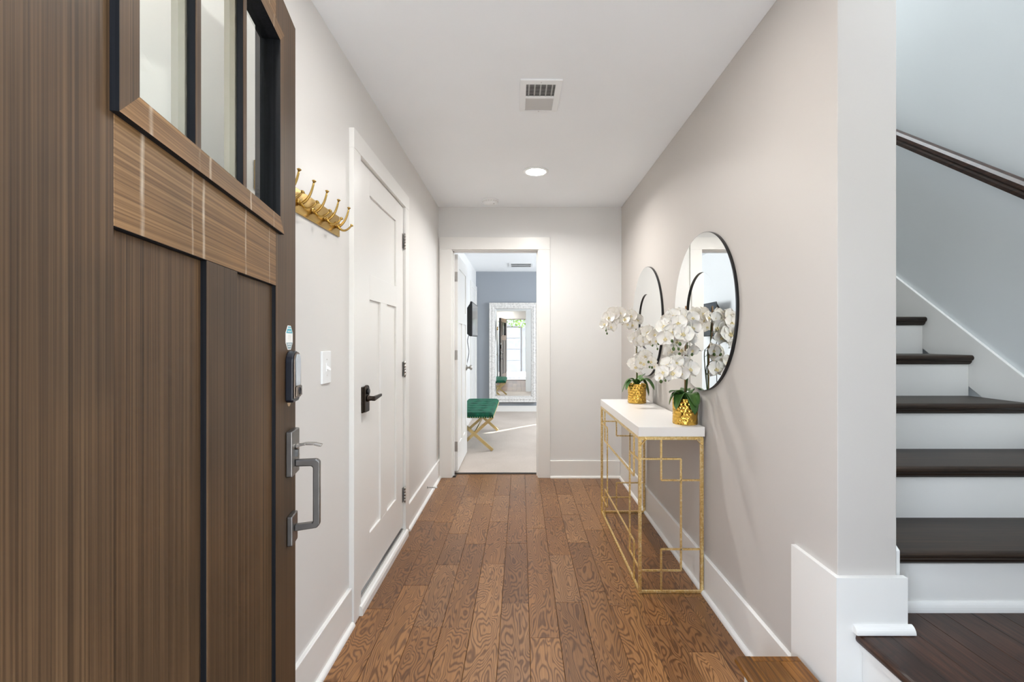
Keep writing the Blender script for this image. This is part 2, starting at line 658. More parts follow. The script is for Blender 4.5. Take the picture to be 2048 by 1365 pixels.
wf = MB()                    # entry wall with the front doorway and openings for the added windows
FD0, FD1, FDZ = -0.475, 0.475, 2.085
SL0, SL1, SLZ0, SLZ1 = -0.735, -0.53, 0.12, 2.02
wf.box(-0.90, SL0, YF0, YF1, -0.06, ZT)
wf.box(SL1, FD0, YF0, YF1, -0.06, ZT)
wf.box(SL0, SL1, YF0, YF1, -0.06, SLZ0)
wf.box(SL0, SL1, YF0, YF1, SLZ1, ZT)
SR0, SR1 = 0.525, 0.885
wf.box(FD1, SR0, YF0, YF1, -0.06, ZT)
wf.box(SR0, SR1, YF0, YF1, -0.06, SLZ0)
wf.box(SR0, SR1, YF0, YF1, SLZ1, ZT)
wf.box(SR1, 1.55, YF0, YF1, -0.06, ZT)
wf.box(FD0, FD1, YF0, YF1, FDZ, ZT)
wf.box(1.55, 1.95, YF0, YF1, -0.06, 2.20)
wf.box(1.55, 1.95, YF0, YF1, 3.70, ZT)
wf.box(1.95, 2.25, YF0, YF1, -0.06, ZT)
struct('wall_front', wf, 'wall_white', 'white entry wall around the front doorway', 'wall')

ws = MB()
ws.box(XS, 2.25, YF1, 5.7, -0.06, ZT)
struct('wall_stair', ws, 'wall_stair', 'cool grey stairwell wall carrying the dark handrail', 'wall')
wu = MB()
wu.box(XE, 2.25, 5.6, 5.75, 2.69, ZT)
struct('wall_upper', wu, 'wall_stair', 'wall at the head of the stairs', 'wall')
uf = MB()
uf.box(XE, 2.25, 4.41, 5.75, 2.50, 2.69)
struct('floor_upper', uf, 'stair_wood_x', 'dark upper floor at the head of the stairs', 'floor')

cl = MB()
cl.box(-0.90, XR, YF1, 4.30, ZC, 2.60)
struct('ceiling', cl, 'ceiling', 'flat white hall ceiling with vent and recessed lamp', 'ceiling')
cs = MB()
cs.box(-0.95, 2.7, YF0, 5.75, ZT, ZT + 0.15)
cs.box(-0.95, XR, YF0, 5.75, 2.62, 2.66)
struct('ceiling_stair', cs, 'ceiling', 'white ceiling high over the stairs', 'ceiling')

# bedroom shell
bl = MB()
bl.box(-0.93, BX0, 4.36, YW, -0.06, ZC)
struct('wall_bedroom_left', bl, 'wall_back', 'white bedroom wall behind the television', 'wall')
WX0, WX1, WZ0, WZ1 = 1.0, 1.9, 0.9, 2.41
bb = MB()
bb.box(-0.93, WX0, YW, YW + 0.15, -0.06, ZC)
bb.box(WX1, BX1, YW, YW + 0.15, -0.06, ZC)
bb.box(WX0, WX1, YW, YW + 0.15, -0.06, WZ0)
bb.box(WX0, WX1, YW, YW + 0.15, WZ1, ZC)
struct('wall_bedroom_back', bb, 'wall_blue', 'blue grey bedroom wall behind the tall framed mirror', 'wall')
br = MB()
br.box(BX1, BX1 + 0.15, 4.36, YW, -0.06, ZC)
br.box(XE, BX1, 4.36, 4.44, -0.06, ZC)
struct('wall_bedroom_right', br, 'wall_blue', 'blue grey bedroom wall to the right of the doorway', 'wall')
bc = MB()
bc.box(-0.93, BX1 + 0.15, 4.36, YW + 0.15, ZC, 2.50)
struct('ceiling_bedroom', bc, 'ceiling', 'white bedroom ceiling with a return grille', 'ceiling')
cp = MB()
cp.box(-0.93, BX1, 4.345, YW, -0.06, 0.006)
struct('floor_bedroom', cp, 'carpet', 'beige bedroom carpet beyond the doorway', 'carpet')

# ------------------------------------------------------------------ hall floor, plank by plank
fl = thing('floor', 'brown oak plank floor of the hall', 'floor', kind='structure')
sub = MB()
sub.box(-0.76, 0.94, YF0, 4.345, -0.06, -0.016)
sub.build('subfloor', 'grille_dark', fl)
PW, X00 = 0.1255, -0.0895
JOINTS = {-1: [2.593], 0: [2.205], 1: [1.949, 3.088], 2: [2.703], 3: [2.307]}
for ci in range(-6, 8):
    x0, x1 = X00 + PW * ci, X00 + PW * (ci + 1)
    x0, x1 = max(x0, -0.742), min(x1, XR - 0.002)
    if x1 - x0 < 0.015:
        continue
    js = list(JOINTS.get(ci, []))
    y = YF1 - random.uniform(0, 0.7)
    if js:
        y = js[0]
        while y > 1.0:
            y -= random.uniform(0.45, 1.0)
            js.append(y)
        y = max(js)
    while y < 4.34:
        y += random.uniform(0.40, 1.05)
        js.append(y)
    js = sorted(j for j in js if 0.40 < j < 4.05)
    ys = [YF0] + js + [YB + 0.105 if BD0 < (x0 + x1) / 2 < BD1 else YB - 0.001]
    for a, b in zip(ys[:-1], ys[1:]):
        g = 0.0006
        hx, hy = (x1 - x0) / 2 - g, (b - a) / 2 - g
        p = MB()
        p.box(-hx, hx, -hy, hy, -0.016, 0.0)
        p.build('plank', 'floor', fl, 0.0012, ((x0 + x1) / 2, (a + b) / 2, 0), 1)
th = MB()
th.prism([(4.335, 0.0), (4.338, 0.006), (4.36, 0.010), (4.372, 0.007), (4.374, 0.0)], 0, BD0 + 0.012, BD1 - 0.012)
struct('trim_1', th, 'bronze', 'dark threshold strip between the oak floor and the carpet', 'threshold')

# ------------------------------------------------------------------ baseboards


def base_run(name, label, axis, face, sgn, a, b, h, t=0.014, shoe=0.016, z0=0.0, ends=(0, 0)):
    """board standing on plane `face`, growing sgn*t into the room, from a to b"""
    r = thing(name, label, 'baseboard', kind='structure')
    lip = 0.003
    P = [(face, z0), (face + sgn * t, z0), (face + sgn * t, z0 + h - lip), (face + sgn * (t - lip), z0 + h), (face, z0 + h)]
    m = MB()
    if axis == 'y':
        m.prism(P, 1, a, b)
    else:
        m.prism(P, 0, a, b)
    m.build('board', 'trim', r)
    if shoe:
        q = [(face + sgn * t, z0)]
        for k in range(6):
            an = PI / 2 * k / 5
            q.append((face + sgn * (t + shoe * math.cos(an)), z0 + shoe * 1.15 * math.sin(an)))
        s = MB()
        s.prism(q, 1 if axis == 'y' else 0, a + ends[0], b + ends[1])
        s.build('shoe_moulding', 'trim', r)
    return r


base_run('baseboard_left', 'white baseboard below the coat hooks, left of the closet door', 'y', XL, 1, YF1, 2.028, 0.165)
base_run('baseboard_left_far', 'short white baseboard between the closet door and the end wall', 'y', XL, 1, 3.036, YB, 0.165)
base_run('baseboard_right', 'white baseboard along the greige wall behind the console table', 'y', XR, -1, 1.552, YB, 0.182)
base_run('baseboard_back', 'white baseboard on the end wall, right of the bedroom doorway', 'x', YB, -1, 0.263, XR - 0.016, 0.155)
base_run('baseboard_bedroom', 'white baseboard under the tall bedroom mirror', 'x', YW, -1, BX0 + 0.02, BX1 - 0.01, 0.105, shoe=0)
base_run('baseboard_bedroom_left', 'white baseboard on the bedroom wall behind the green bench', 'y', BX0, 1, 5.2, 7.2, 0.105, shoe=0)

# stepped-up base at the end of the right wall
pl = thing('baseboard_wall_end', 'tall stepped white baseboard wrapping the end of the greige wall', 'baseboard', kind='structure')
m = MB()
m.box(XR - 0.014, XR, YE, 1.552, 0.0, 0.56)
m.build('hall_panel', 'trim', pl)
m = MB()
m.box(XR - 0.014, 1.094, 1.329, YE, 0.0, 0.56)
m.build('end_panel', 'trim', pl)
m = MB()
q = [(1.329, 0.408)] + [(1.329 - 0.018 * math.cos(PI / 2 * k / 6), 0.408 + 0.022 * math.sin(PI / 2 * k / 6)) for k in range(7)]
m.prism(q, 0, 0.938, 1.104)
m.build('shoe_moulding', 'trim', pl)

# ------------------------------------------------------------------ landing, lower step and staircase
Z0, RISE, RUN, Y1 = 0.406, 0.19, 0.25, 1.41


def nosed(x0, x1, y0, y1, z, t=0.026, side='y0', over=0.0):
    """a board with a rounded front edge; side says which edge is rounded"""
    m = MB()
    r = t / 2
    if side == 'y0':
        pr = [(y1, z - t), (y1, z)] + [(y0 + r - r * math.sin(a), z - r + r * math.cos(a)) for a in [PI * k / 8 for k in range(9)]]
        m.prism(pr, 0, x0, x1)
    else:
        pr = [(x1, z - t), (x1, z)] + [(x0 + r - r * math.sin(a), z - r + r * math.cos(a)) for a in [PI * k / 8 for k in range(9)]]
        m.prism(pr, 1, y0, y1)
    return m


ld = thing('landing', 'dark stained wooden landing at the foot of the stairs', 'landing', (0.945, 0.34, 0))
nosed(0, 0.085, 0, YE - 0.018 - 0.34, Z0, 0.03, 'x0').build('nosing', 'stair_wood_y', ld)
x = 0.0856
i = 0
while x < 1.15:
    x2 = min(x + 0.083, 1.154)
    yb = 1.438 - 0.34 if 0.945 + x > 1.092 else YE - 0.018 - 0.34
    cut = random.uniform(0.15, 0.55)
    for a, b in ((0, cut), (cut, yb)):
        p = MB()
        hx, hy = (x2 - x) / 2 - 0.0004, (b - a) / 2 - 0.0004
        p.box(-hx, hx, -hy, hy, -0.02, 0)
        p.build('plank', 'stair_wood_y', ld, 0.0008, ((x + x2) / 2, (a + b) / 2, Z0), 1)
    x = x2
m = MB()
m.box(0.02, 0.032, 0, YE - 0.018 - 0.34, 0.0, Z0 - 0.03)
m.build('riser', 'trim', ld)
m = MB()
m.box(0.012, 0.02, 0, YE - 0.018 - 0.34, Z0 - 0.05, Z0 - 0.03)
m.build('cove_moulding', 'trim', ld)

SZ = 0.229
st = thing('entry_step', 'golden brown wooden step at the bottom edge, below the dark landing', 'step', (0.678, 0.34, 0))
nosed(0, 0.05, 0, 1.493 - 0.34, SZ, 0.028, 'x0').build('nosing', 'step_wood', st)
for a, b in ((0.0505, 0.13), (0.1305, 0.200)):
    p = MB()
    hx = (b - a) / 2 - 0.0003
    p.box(-hx, hx, -0.565, 0.565, -0.024, 0)
    p.build('board', 'step_wood', st, 0.0008, ((a + b) / 2, 0.565, SZ), 1)
p = MB()
p.box(0.0505, 0.200, 1.1305, 1.153, SZ - 0.024, SZ)
p.build('end_strip', 'step_wood', st, 0.0015)
m = MB()
m.box(0.025, 0.04, 0, 1.14, 0, SZ - 0.028)
m.box(0.04, 0.19, 1.125, 1.14, 0, SZ - 0.028)
m.build('riser', 'trim', st)

sr = thing('staircase', 'dark wooden treads on white risers, climbing behind the hall wall', 'staircase', (1.59, Y1, 0))
for i in range(1, 13):
    yn, z = RUN * (i - 1), Z0 + RISE * i
    xa, xb = 1.092 - 1.59, 2.083 - 1.59
    if i < 12:
        t = nosed(xa, xb, yn, yn + RUN + 0.028, z, 0.026, 'y0').build('tread', 'stair_wood_x', sr)
        m = MB()
        q = [(yn + 0.028, z - 0.026), (yn + 0.010, z - 0.026), (yn + 0.012, z - 0.034), (yn + 0.020, z - 0.042), (yn + 0.028, z - 0.044)]
        m.prism(q, 0, xa, xb)
        m.build('cove_moulding', 'stair_wood_x', t)
    m = MB()
    m.box(xa, xb, yn + 0.028, yn + 0.042, z - RISE, z - 0.026)
    m.build('riser', 'trim', sr)
m = MB()
q = [(0.028, Z0)] + [(0.028 - 0.014 * math.cos(PI / 2 * k / 6), Z0 + 0.030 * math.sin(PI / 2 * k / 6)) for k in range(7)]
m.prism(q, 0, 1.095 - 1.59, 2.083 - 1.59)
m.build('shoe_moulding', 'trim', sr)


def skirt(x0, x1, ya, yb, c):
    m = MB()
    f = lambda y: 1.325 + 0.76 * (y - 2.27) + c
    m.prism([(ya - Y1, f(ya) - 0.40 if f(ya) - 0.40 > Z0 else Z0), (ya - Y1, f(ya)), (yb - Y1, f(yb)), (yb - Y1, f(yb) - 0.40)], 0, x0 - 1.59, x1 - 1.59)
    return m


skirt(XE + 0.0005, 1.091, 1.352, 4.4, 0.0).build('skirt_board', 'trim', sr, 0.002)
skirt(2.084, XS - 0.0005, 1.30, 4.4, 0.0).build('skirt_board', 'trim', sr, 0.002)

hr = thing('handrail', 'dark wooden handrail rising along the stairwell wall', 'handrail', (2.02, 1.6, 0))
prof = [(-0.020, -0.028), (0.020, -0.028), (0.024, -0.012), (0.020, -0.004), (0.030, 0.006), (0.029, 0.020), (0.018, 0.031), (0, 0.034),
        (-0.018, 0.031), (-0.029, 0.020), (-0.030, 0.006), (-0.020, -0.004), (-0.024, -0.012)]
m = MB()
n = len(prof)
vs = []
for yy in (0.9, 4.6):
    zc = 2.318 + 0.76 * (yy - 2.515)
    vs += [(a, yy - 1.6, zc + b * 1.2) for a, b in prof]
m.add(vs, [(i, (i + 1) % n, (i + 1) % n + n, i + n) for i in range(n)] + [tuple(range(n)), tuple(range(n, 2 * n))])
m.build('rail', 'stair_wood_y', hr)
for yy in (1.55, 3.1):
    zc = 2.318 + 0.76 * (yy - 2.515)
    m = MB()
    m.tube([(0, yy - 1.6, zc - 0.032), (0, yy - 1.6, zc - 0.062), (0.03, yy - 1.6, zc - 0.085), (0.08, yy - 1.6, zc - 0.088)], 0.007)
    m.lathe([(0.028, 0.074), (0.028, 0.080)], (0, yy - 1.6, zc - 0.088), 20, 0)
    m.build('bracket', 'bronze', hr)

# ------------------------------------------------------------------ closet door in the left wall (own axes: world)
cd = thing('door_2', 'white three panel closet door with bronze lever in the left wall', 'door', kind='structure')
FX = -0.738
cw = 0.089


def frame_boxes(parent, name='casing'):
    m = MB()
    m.box(XL, -0.722, CD0 - cw, CD0, 0, CDZ)
    m.build('casing', 'trim', parent, 0.0015)
    m = MB()
    m.box(XL, -0.722, CD1, CD1 + cw, 0, CDZ)
    m.build('casing', 'trim', parent, 0.0015)
    m = MB()
    m.box(XL, -0.721, CD0 - cw, CD1 + cw, CDZ, CDZ + 0.086)
    m.build('head_casing', 'trim', parent, 0.0015)
    m = MB()
    m.box(-0.90, XL, CD0, CD0 + 0.004, 0, CDZ)
    m.box(-0.90, XL, CD1 - 0.004, CD1, 0, CDZ)
    m.box(-0.90, XL, CD0, CD1, CDZ - 0.004, CDZ)
    m.build('jamb', 'trim', parent)


frame_boxes(cd)
m = MB()
d0, d1, dz0, dz1 = CD0 + 0.006, CD1 - 0.007, 0.076, CDZ - 0.007
p0, p1, q0, q1 = 2.294, 2.780, 2.473, 2.588
bx = FX - 0.035
m.box(bx, FX, d0, p0, dz0, dz1)
m.build('stile', 'trim', cd, 0.0012)
m = MB()
m.box(bx, FX, p1, d1, dz0, dz1)
m.build('stile', 'trim', cd, 0.0012)
for za, zb in ((dz0, 0.293), (1.433, 1.556), (1.942, dz1)):
    m = MB()
    m.box(bx, FX, p0, p1, za, zb)
    m.build('rail', 'trim', cd, 0.0012)
m = MB()
m.box(bx, FX, q0, q1, 0.293, 1.433)
m.build('mullion', 'trim', cd, 0.0012)
for ya, yb, za, zb in ((p0, p1, 1.556, 1.942), (p0, q0, 0.293, 1.433), (q1, p1, 0.293, 1.433)):
    m = MB()
    m.box(bx + 0.008, FX - 0.010, ya, yb, za, zb)
    m.build('panel', 'trim', cd)
m = MB()
m.box(-0.757, -0.7355, d0, d1, 0.048, 0.058)
m.build('weather_strip', 'steel', cd)
m = MB()
m.prism([(XL, 0), (-0.708, 0), (-0.708, 0.028), (-0.713, 0.040), (-0.72, 0.044), (XL, 0.044)], 1, CD0 - 0.02, CD1 + 0.02)
m.build('sill_board', 'trim', cd)
for hz in (1.853, 1.056, 0.272):
    m = MB()
    for k in range(5):
        m.lathe([(0.0065, -0.046 + k * 0.0185), (0.0065, -0.046 + k * 0.0185 + 0.0175)], (-0.7265, CD1 - 0.0075, hz), 12)
    m.lathe([(0.003, -0.05), (0.0045, 0.05)], (-0.7265, CD1 - 0.0075, hz), 10)
    m.box(FX, FX + 0.002, CD1 - 0.03, CD1 - 0.008, hz - 0.045, hz + 0.045)
    m.build('hinge', 'steel', cd)
# lever set: stepped plate, keyhole boss, stem and lever
lv = MB()
ly = 2.203
lv.box(FX, FX + 0.010, ly - 0.034, ly + 0.034, 0.897, 1.018)
lv.prism([(ly - 0.030, 0.901), (ly - 0.022, 0.899), (ly + 0.022, 0.899), (ly + 0.030, 0.901)] +
         [(ly + 0.030 * math.cos(a), 1.005 + 0.020 * math.sin(a)) for a in [PI * k / 10 for k in range(11)]], 0, FX + 0.010, FX + 0.019)
lvo = lv.build('lever_plate', 'bronze', cd, 0.002)
m = MB()
m.lathe([(0.014, FX + 0.019), (0.014, FX + 0.026), (0.011, FX + 0.028)], (0, ly, 0.995), 20, 0)
m.build('keyhole', 'black', lvo)
m = MB()
m.lathe([(0.016, FX + 0.019), (0.016, FX + 0.025), (0.011, FX + 0.029), (0.011, FX + 0.052)], (0, ly, 0.962), 18, 0)
m.add(*(lambda V: (V, [(0, 1, 2, 3), (4, 7, 6, 5), (0, 4, 5, 1), (1, 5, 6, 2), (2, 6, 7, 3), (3, 7, 4, 0)]))(
    [(FX + 0.044, ly - 0.012, 0.951), (FX + 0.058, ly - 0.012, 0.951), (FX + 0.058, ly - 0.012, 0.973), (FX + 0.044, ly - 0.012, 0.973),
     (FX + 0.046, ly + 0.105, 0.961), (FX + 0.056, ly + 0.105, 0.961), (FX + 0.056, ly + 0.105, 0.973), (FX + 0.046, ly + 0.105, 0.973)]))
m.build('lever', 'bronze', lvo, 0.002)

# ------------------------------------------------------------------ bedroom doorway trim and its open white door
bt = thing('trim_2', 'white casing around the bedroom doorway', 'door casing', kind='structure')
for a, b in ((XL + 0.012, BD0 + 0.006), (BD1 - 0.006, 0.2615)):
    m = MB()
    m.box(a, b, YB - 0.018, YB, 0, BDZ - 0.006)
    m.build('casing', 'trim', bt, 0.0015)
m = MB()
m.box(XL + 0.012, 0.2615, YB - 0.019, YB, BDZ - 0.006, 2.164)
m.build('head_casing', 'trim', bt, 0.0015)
m = MB()
m.box(BD0, BD0 + 0.012, YB, 4.36, 0, BDZ)
m.box(BD1 - 0.012, BD1, YB, 4.36, 0, BDZ)
m.box(BD0 + 0.012, BD1 - 0.012, YB, 4.36, BDZ - 0.012, BDZ)
m.box(BD0 + 0.012, BD0 + 0.020, YB + 0.05, YB + 0.09, 0, BDZ - 0.012)
m.box(BD1 - 0.020, BD1 - 0.012, YB + 0.05, YB + 0.09, 0, BDZ - 0.012)
m.box(BD0 + 0.012, BD1 - 0.012, YB + 0.05, YB + 0.09, BDZ - 0.020, BDZ - 0.012)
m.build('jamb', 'trim', bt)

bd = thing('door_3', 'white bedroom door standing open into the bedroom', 'door', (-0.622, 4.372, 0), kind='structure')
bw, by0, by1 = 0.034, 0.0, 0.755


def dbox(name, x0, x1, y0, y1, z0, z1):
    m = MB()
    m.box(x0, x1, y0, y1, z0, z1)
    return m.build(name, 'trim', bd, 0.0012)


dbox('stile', 0, bw, by0, 0.11, 0.02, 2.04)
dbox('stile', 0, bw, 0.645, by1, 0.02, 2.04)
dbox('mullion', 0, bw, 0.325, 0.43, 0.26, 1.40)
for za, zb in ((0.02, 0.26), (1.40, 1.52), (1.92, 2.04)):
    dbox('rail', 0, bw, 0.11, 0.645, za, zb)
for ya, yb, za, zb in ((0.11, 0.645, 1.52, 1.92), (0.11, 0.325, 0.26, 1.40), (0.43, 0.645, 0.26, 1.40)):
    dbox('panel', 0.008, bw - 0.010, ya, yb, za, zb)
for hz in (1.83, 1.10, 0.25):
    m = MB()
    m.box(0.004, bw - 0.002, -0.0025, 0.0, hz - 0.045, hz + 0.045)
    m.lathe([(0.006, -0.046), (0.006, 0.046)], (0.002, -0.005, hz), 10)
    m.build('hinge', 'steel', bd)
m = MB()
m.lathe([(0.030, bw), (0.030, bw + 0.006), (0.012, bw + 0.012), (0.010, bw + 0.030), (0.022, bw + 0.036), (0.028, bw + 0.048), (0.024, bw + 0.060), (0.001, bw + 0.064)],
        (0, 0.69, 0.945), 24, 0)
m.build('knob', 'steel', bd)

# closet casing on the bedroom's left wall
b4 = thing('door_4', 'white door and casing in the far corner of the bedroom wall', 'door', kind='structure')
m = MB()
m.box(BX0, BX0 + 0.02, 7.216, 7.30, 0, 2.08)
m.build('casing', 'trim', b4, 0.0015)
m = MB()
m.box(BX0, BX0 + 0.02, 8.06, 8.145, 0, 2.08)
m.build('casing', 'trim', b4, 0.0015)
m = MB()
m.box(BX0, BX0 + 0.021, 7.216, 8.145, 2.08, 2.165)
m.build('head_casing', 'trim', b4, 0.0015)
m = MB()
m.box(BX0, BX0 + 0.006, 7.30, 8.06, 0.01, 2.08)
m.box(BX0, BX0 + 0.012, 7.30, 7.41, 0.01, 2.08)
m.box(BX0, BX0 + 0.012, 7.95, 8.06, 0.01, 2.08)
m.box(BX0, BX0 + 0.012, 7.41, 7.95, 1.96, 2.08)
m.build('leaf', 'trim', b4)

# ------------------------------------------------------------------ the open front door (own axes: x from hinge to free edge, y towards its inner face)
TH = R(11.4)
DWID = 0.914
XP, YP = -0.6055, 1.262
fd = thing('door_1', 'brown weathered wooden front door, standing open at the left', 'door',
           (XP + math.sin(TH) * DWID, YP - math.cos(TH) * DWID, 0), PI / 2 + TH, kind='structure')
DT, DZ0, DZ1 = 0.045, 0.03, 2.07
SX0, SX1 = 0.1655, 0.747
PA, PB = 0.3942, 0.5183
RZ0, RZ1, WZT = 1.36, 1.487, 1.966


def dpart(name, mats, x0, x1, y0, y1, z0, z1, parent=None, side=True, bevel=0.0008):
    m = MB()
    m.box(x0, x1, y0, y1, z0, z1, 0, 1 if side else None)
    return m.build(name, mats, parent or fd, bevel, None, 1)


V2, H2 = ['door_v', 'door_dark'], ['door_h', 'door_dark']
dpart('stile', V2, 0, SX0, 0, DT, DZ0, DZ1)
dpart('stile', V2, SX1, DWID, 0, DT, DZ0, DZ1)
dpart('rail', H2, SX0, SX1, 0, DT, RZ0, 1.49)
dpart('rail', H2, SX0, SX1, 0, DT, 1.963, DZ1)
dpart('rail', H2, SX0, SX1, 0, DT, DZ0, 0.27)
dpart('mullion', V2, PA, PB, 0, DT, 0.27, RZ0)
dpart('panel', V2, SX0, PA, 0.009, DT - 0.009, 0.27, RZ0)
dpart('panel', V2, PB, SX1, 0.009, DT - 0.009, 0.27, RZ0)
# raised moulding round the window, mitred look
g = -0.0095
OX0, OX1, IX0, IX1, OZ0, OZ1, IZ0, IZ1 = 0.158, 0.779, 0.196, 0.747, 1.487, 1.966, 1.522, 1.936


def mitred(name, mats, pts, y0, y1, parent):
    m = MB()
    m.prism(pts, 1, y0, y1)
    for k in range(len(m.f)):
        v = [Vector(m.v[i]) for i in m.f[k]]
        nrm = (v[1] - v[0]).cross(v[2] - v[0])
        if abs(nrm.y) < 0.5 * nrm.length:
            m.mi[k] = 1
    return m.build(name, mats, parent)


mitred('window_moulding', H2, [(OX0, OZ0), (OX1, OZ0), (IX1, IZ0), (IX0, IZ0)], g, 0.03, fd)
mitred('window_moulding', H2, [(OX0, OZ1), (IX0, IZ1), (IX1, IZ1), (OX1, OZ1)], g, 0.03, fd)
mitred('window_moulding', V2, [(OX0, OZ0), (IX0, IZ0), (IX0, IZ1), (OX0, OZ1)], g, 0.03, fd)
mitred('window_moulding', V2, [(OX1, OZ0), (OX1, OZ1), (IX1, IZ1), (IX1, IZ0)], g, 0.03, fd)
for c in (0.3665, 0.557):
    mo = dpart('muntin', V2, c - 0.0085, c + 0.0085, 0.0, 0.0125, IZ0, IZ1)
    m = MB()
    m.box(c - 0.0085, c + 0.0085, 0.0155, 0.034, IZ0, IZ1)
    m.build('inner_bar', 'inner_bar', mo)
for a, b in ((IX0, 0.358), (0.375, 0.5485), (0.5655, IX1)):
    m = MB()
    m.box(a - 0.006, b + 0.006, 0.0125, 0.0155, IZ0 - 0.002, IZ1 + 0.002)
    m.build('pane', 'glass', fd)
# keypad lock
kl = MB()
kx, kz = 0.852, 1.14
out = [(kx - 0.0335, 1.082), (kx - 0.024, 1.076), (kx + 0.024, 1.076), (kx + 0.0335, 1.082)] + \
      [(kx + 0.0335 * math.cos(a), 1.178 + 0.028 * math.sin(a)) for a in [PI * k / 12 for k in range(13)]]
kl.prism(out, 1, -0.018, 0.0)
k0 = kl.build('keypad_lock', ['navy'], fd, 0.003)
m = MB()
out2 = [(kx - 0.030, 1.086), (kx + 0.030, 1.086)] + [(kx + 0.030 * math.cos(a), 1.178 + 0.025 * math.sin(a)) for a in [PI * k / 12 for k in range(13)]]
m.prism(out2, 1, -0.022, -0.018)
m.build('bezel', 'lock_bronze', k0, 0.0015)
m = MB()
m.prism([(kx - 0.018, 1.118), (kx + 0.018, 1.118), (kx + 0.022, 1.185), (kx + 0.012, 1.197), (kx - 0.012, 1.197), (kx - 0.022, 1.185)], 1, -0.0235, -0.022)
m.build('touch_face', 'silver_face', k0)
m = MB()
m.prism([(kx - 0.026, 1.090), (kx + 0.026, 1.090), (kx + 0.024, 1.116), (kx - 0.024, 1.116)], 1, -0.0262, -0.022)
m.build('lower_boss', 'lock_bronze', k0, 0.004)
m = MB()
ring = []
for k in range(20):
    a = 2 * PI * k / 20
    ring.append((kx + 0.009 * math.cos(a), -0.0266, 1.103 + 0.009 * math.sin(a)))
m.tube(ring + [ring[0]], 0.0012, 6)
m.prism([(kx - 0.005, 1.099), (kx + 0.005, 1.099), (kx, 1.108)], 1, -0.0270, -0.0262)
m.build('emblem', 'navy', k0)
m = MB()
m.prism([(kx - 0.014 + 0.014 * (1 - math.cos(a)), 1.076 - 0.012 * math.sin(a)) for a in [PI * k / 10 for k in range(11)]], 1, -0.001, 0.0)
m.build('bare_patch', 'tan', fd)
# octagonal sticker
sx, sz, sr_ = 0.854, 1.2395, 0.031
octo = lambda r, z0, z1: None
so = MB()
oc = [(sx + x_, sz + z_) for x_, z_ in ((-0.013, -0.031), (0.013, -0.031), (0.031, -0.013), (0.031, 0.013), (0.013, 0.031), (-0.013, 0.031), (-0.031, 0.013), (-0.031, -0.013))]
so.prism(oc, 1, -0.0006, 0.0)
s0 = so.build('sticker', 'paper', fd)
tag(s0, 'small octagonal white and teal sticker')
m = MB()
m.prism([(sx - 0.028, sz + 0.0115), (sx + 0.028, sz + 0.0115), (sx + 0.012, sz + 0.0285), (sx - 0.012, sz + 0.0285)], 1, -0.0009, -0.0006)
m.build('teal_band', 'teal', s0)
m = MB()
m.prism([(sx - 0.028, sz - 0.0125), (sx - 0.012, sz - 0.0285), (sx + 0.012, sz - 0.0285), (sx + 0.028, sz - 0.0125)], 1, -0.0009, -0.0006)
m.build('grey_band', 'pale_grey_print', s0)
m = MB()
for k, (hw, zz) in enumerate(((0.018, 0.024), (0.016, 0.016), (0.017, -0.0165), (0.012, -0.0225))):
    m.box(sx - hw, sx + hw, -0.0011, -0.0009, sz + zz - 0.001, sz + zz + 0.001)
m.build('small_print', 'paper', s0)
m = MB()
for dx, dz, hh in ((-0.010, 0.001, 0.005), (-0.003, 0.0, 0.006), (0.004, 0.001, 0.005), (0.011, -0.001, 0.006)):
    m.box(sx + dx - 0.0008, sx + dx + 0.0008, -0.0011, -0.0006, sz + dz - hh, sz + dz + hh)
    m.box(sx + dx, sx + dx + 0.005, -0.0011, -0.0006, sz + dz + hh - 0.0015, sz + dz + hh)
m.build('faint_mark', 'faint_ink', s0)
# handle set
hs = MB()
hs.box(0.823, 0.893, -0.0155, 0.0, 0.889, 1.003)
h0 = hs.build('handle_plate', 'pewter', fd, 0.0025)
m = MB()
m.lathe([(0.008, -0.022), (0.008, -0.0155)], (0.858, 0, 0.960), 16, 1)
pts = [(0.858, -0.018, 0.962), (0.858, -0.040, 0.966), (0.858, -0.060, 0.965), (0.858, -0.078, 0.960)]
for a, b in zip(pts[:-1], pts[1:]):
    m.bar(a, b, 0.018, 0.006)
m.build('thumb_latch', 'steel', h0, 0.001)
m = MB()
m.prism([(0.850, 0.935), (0.866, 0.935), (0.862, 0.952), (0.854, 0.952)], 1, -0.022, -0.0155)
m.build('keyhole_cover', 'pewter', h0)
m = MB()
hb = 0.017
gp = [(0.858, -0.0155, 0.918), (0.858, -0.066, 0.918), (0.858, -0.066, 0.757), (0.858, -0.0155, 0.752)]
prof_o = [(-0.0155, 0.926), (-0.066, 0.926), (-0.074, 0.919), (-0.074, 0.756), (-0.067, 0.748), (-0.0135, 0.743)]
prof_i = [(-0.0135, 0.759), (-0.055, 0.762), (-0.0575, 0.766), (-0.0575, 0.903), (-0.054, 0.908), (-0.0155, 0.909)]
poly = prof_o + prof_i
nn = len(poly)
vs = [(0.8495, a, b) for a, b in poly] + [(0.8665, a, b) for a, b in poly]
fs = [(k, (k + 1) % nn, (k + 1) % nn + nn, k + nn) for k in range(nn)]
for k in range(5):
    a, b, c, d = k, k + 1, nn - 2 - k, nn - 1 - k
    fs += [(a, b, c, d), (a + nn, d + nn, c + nn, b + nn)]
m.add(vs, fs)
m.build('pull_grip', 'pewter', h0, 0.0025)
m = MB()
m.box(0.832, 0.884, -0.0135, 0.0, 0.712, 0.787)
m.build('lower_plate', 'pewter', fd, 0.0025)
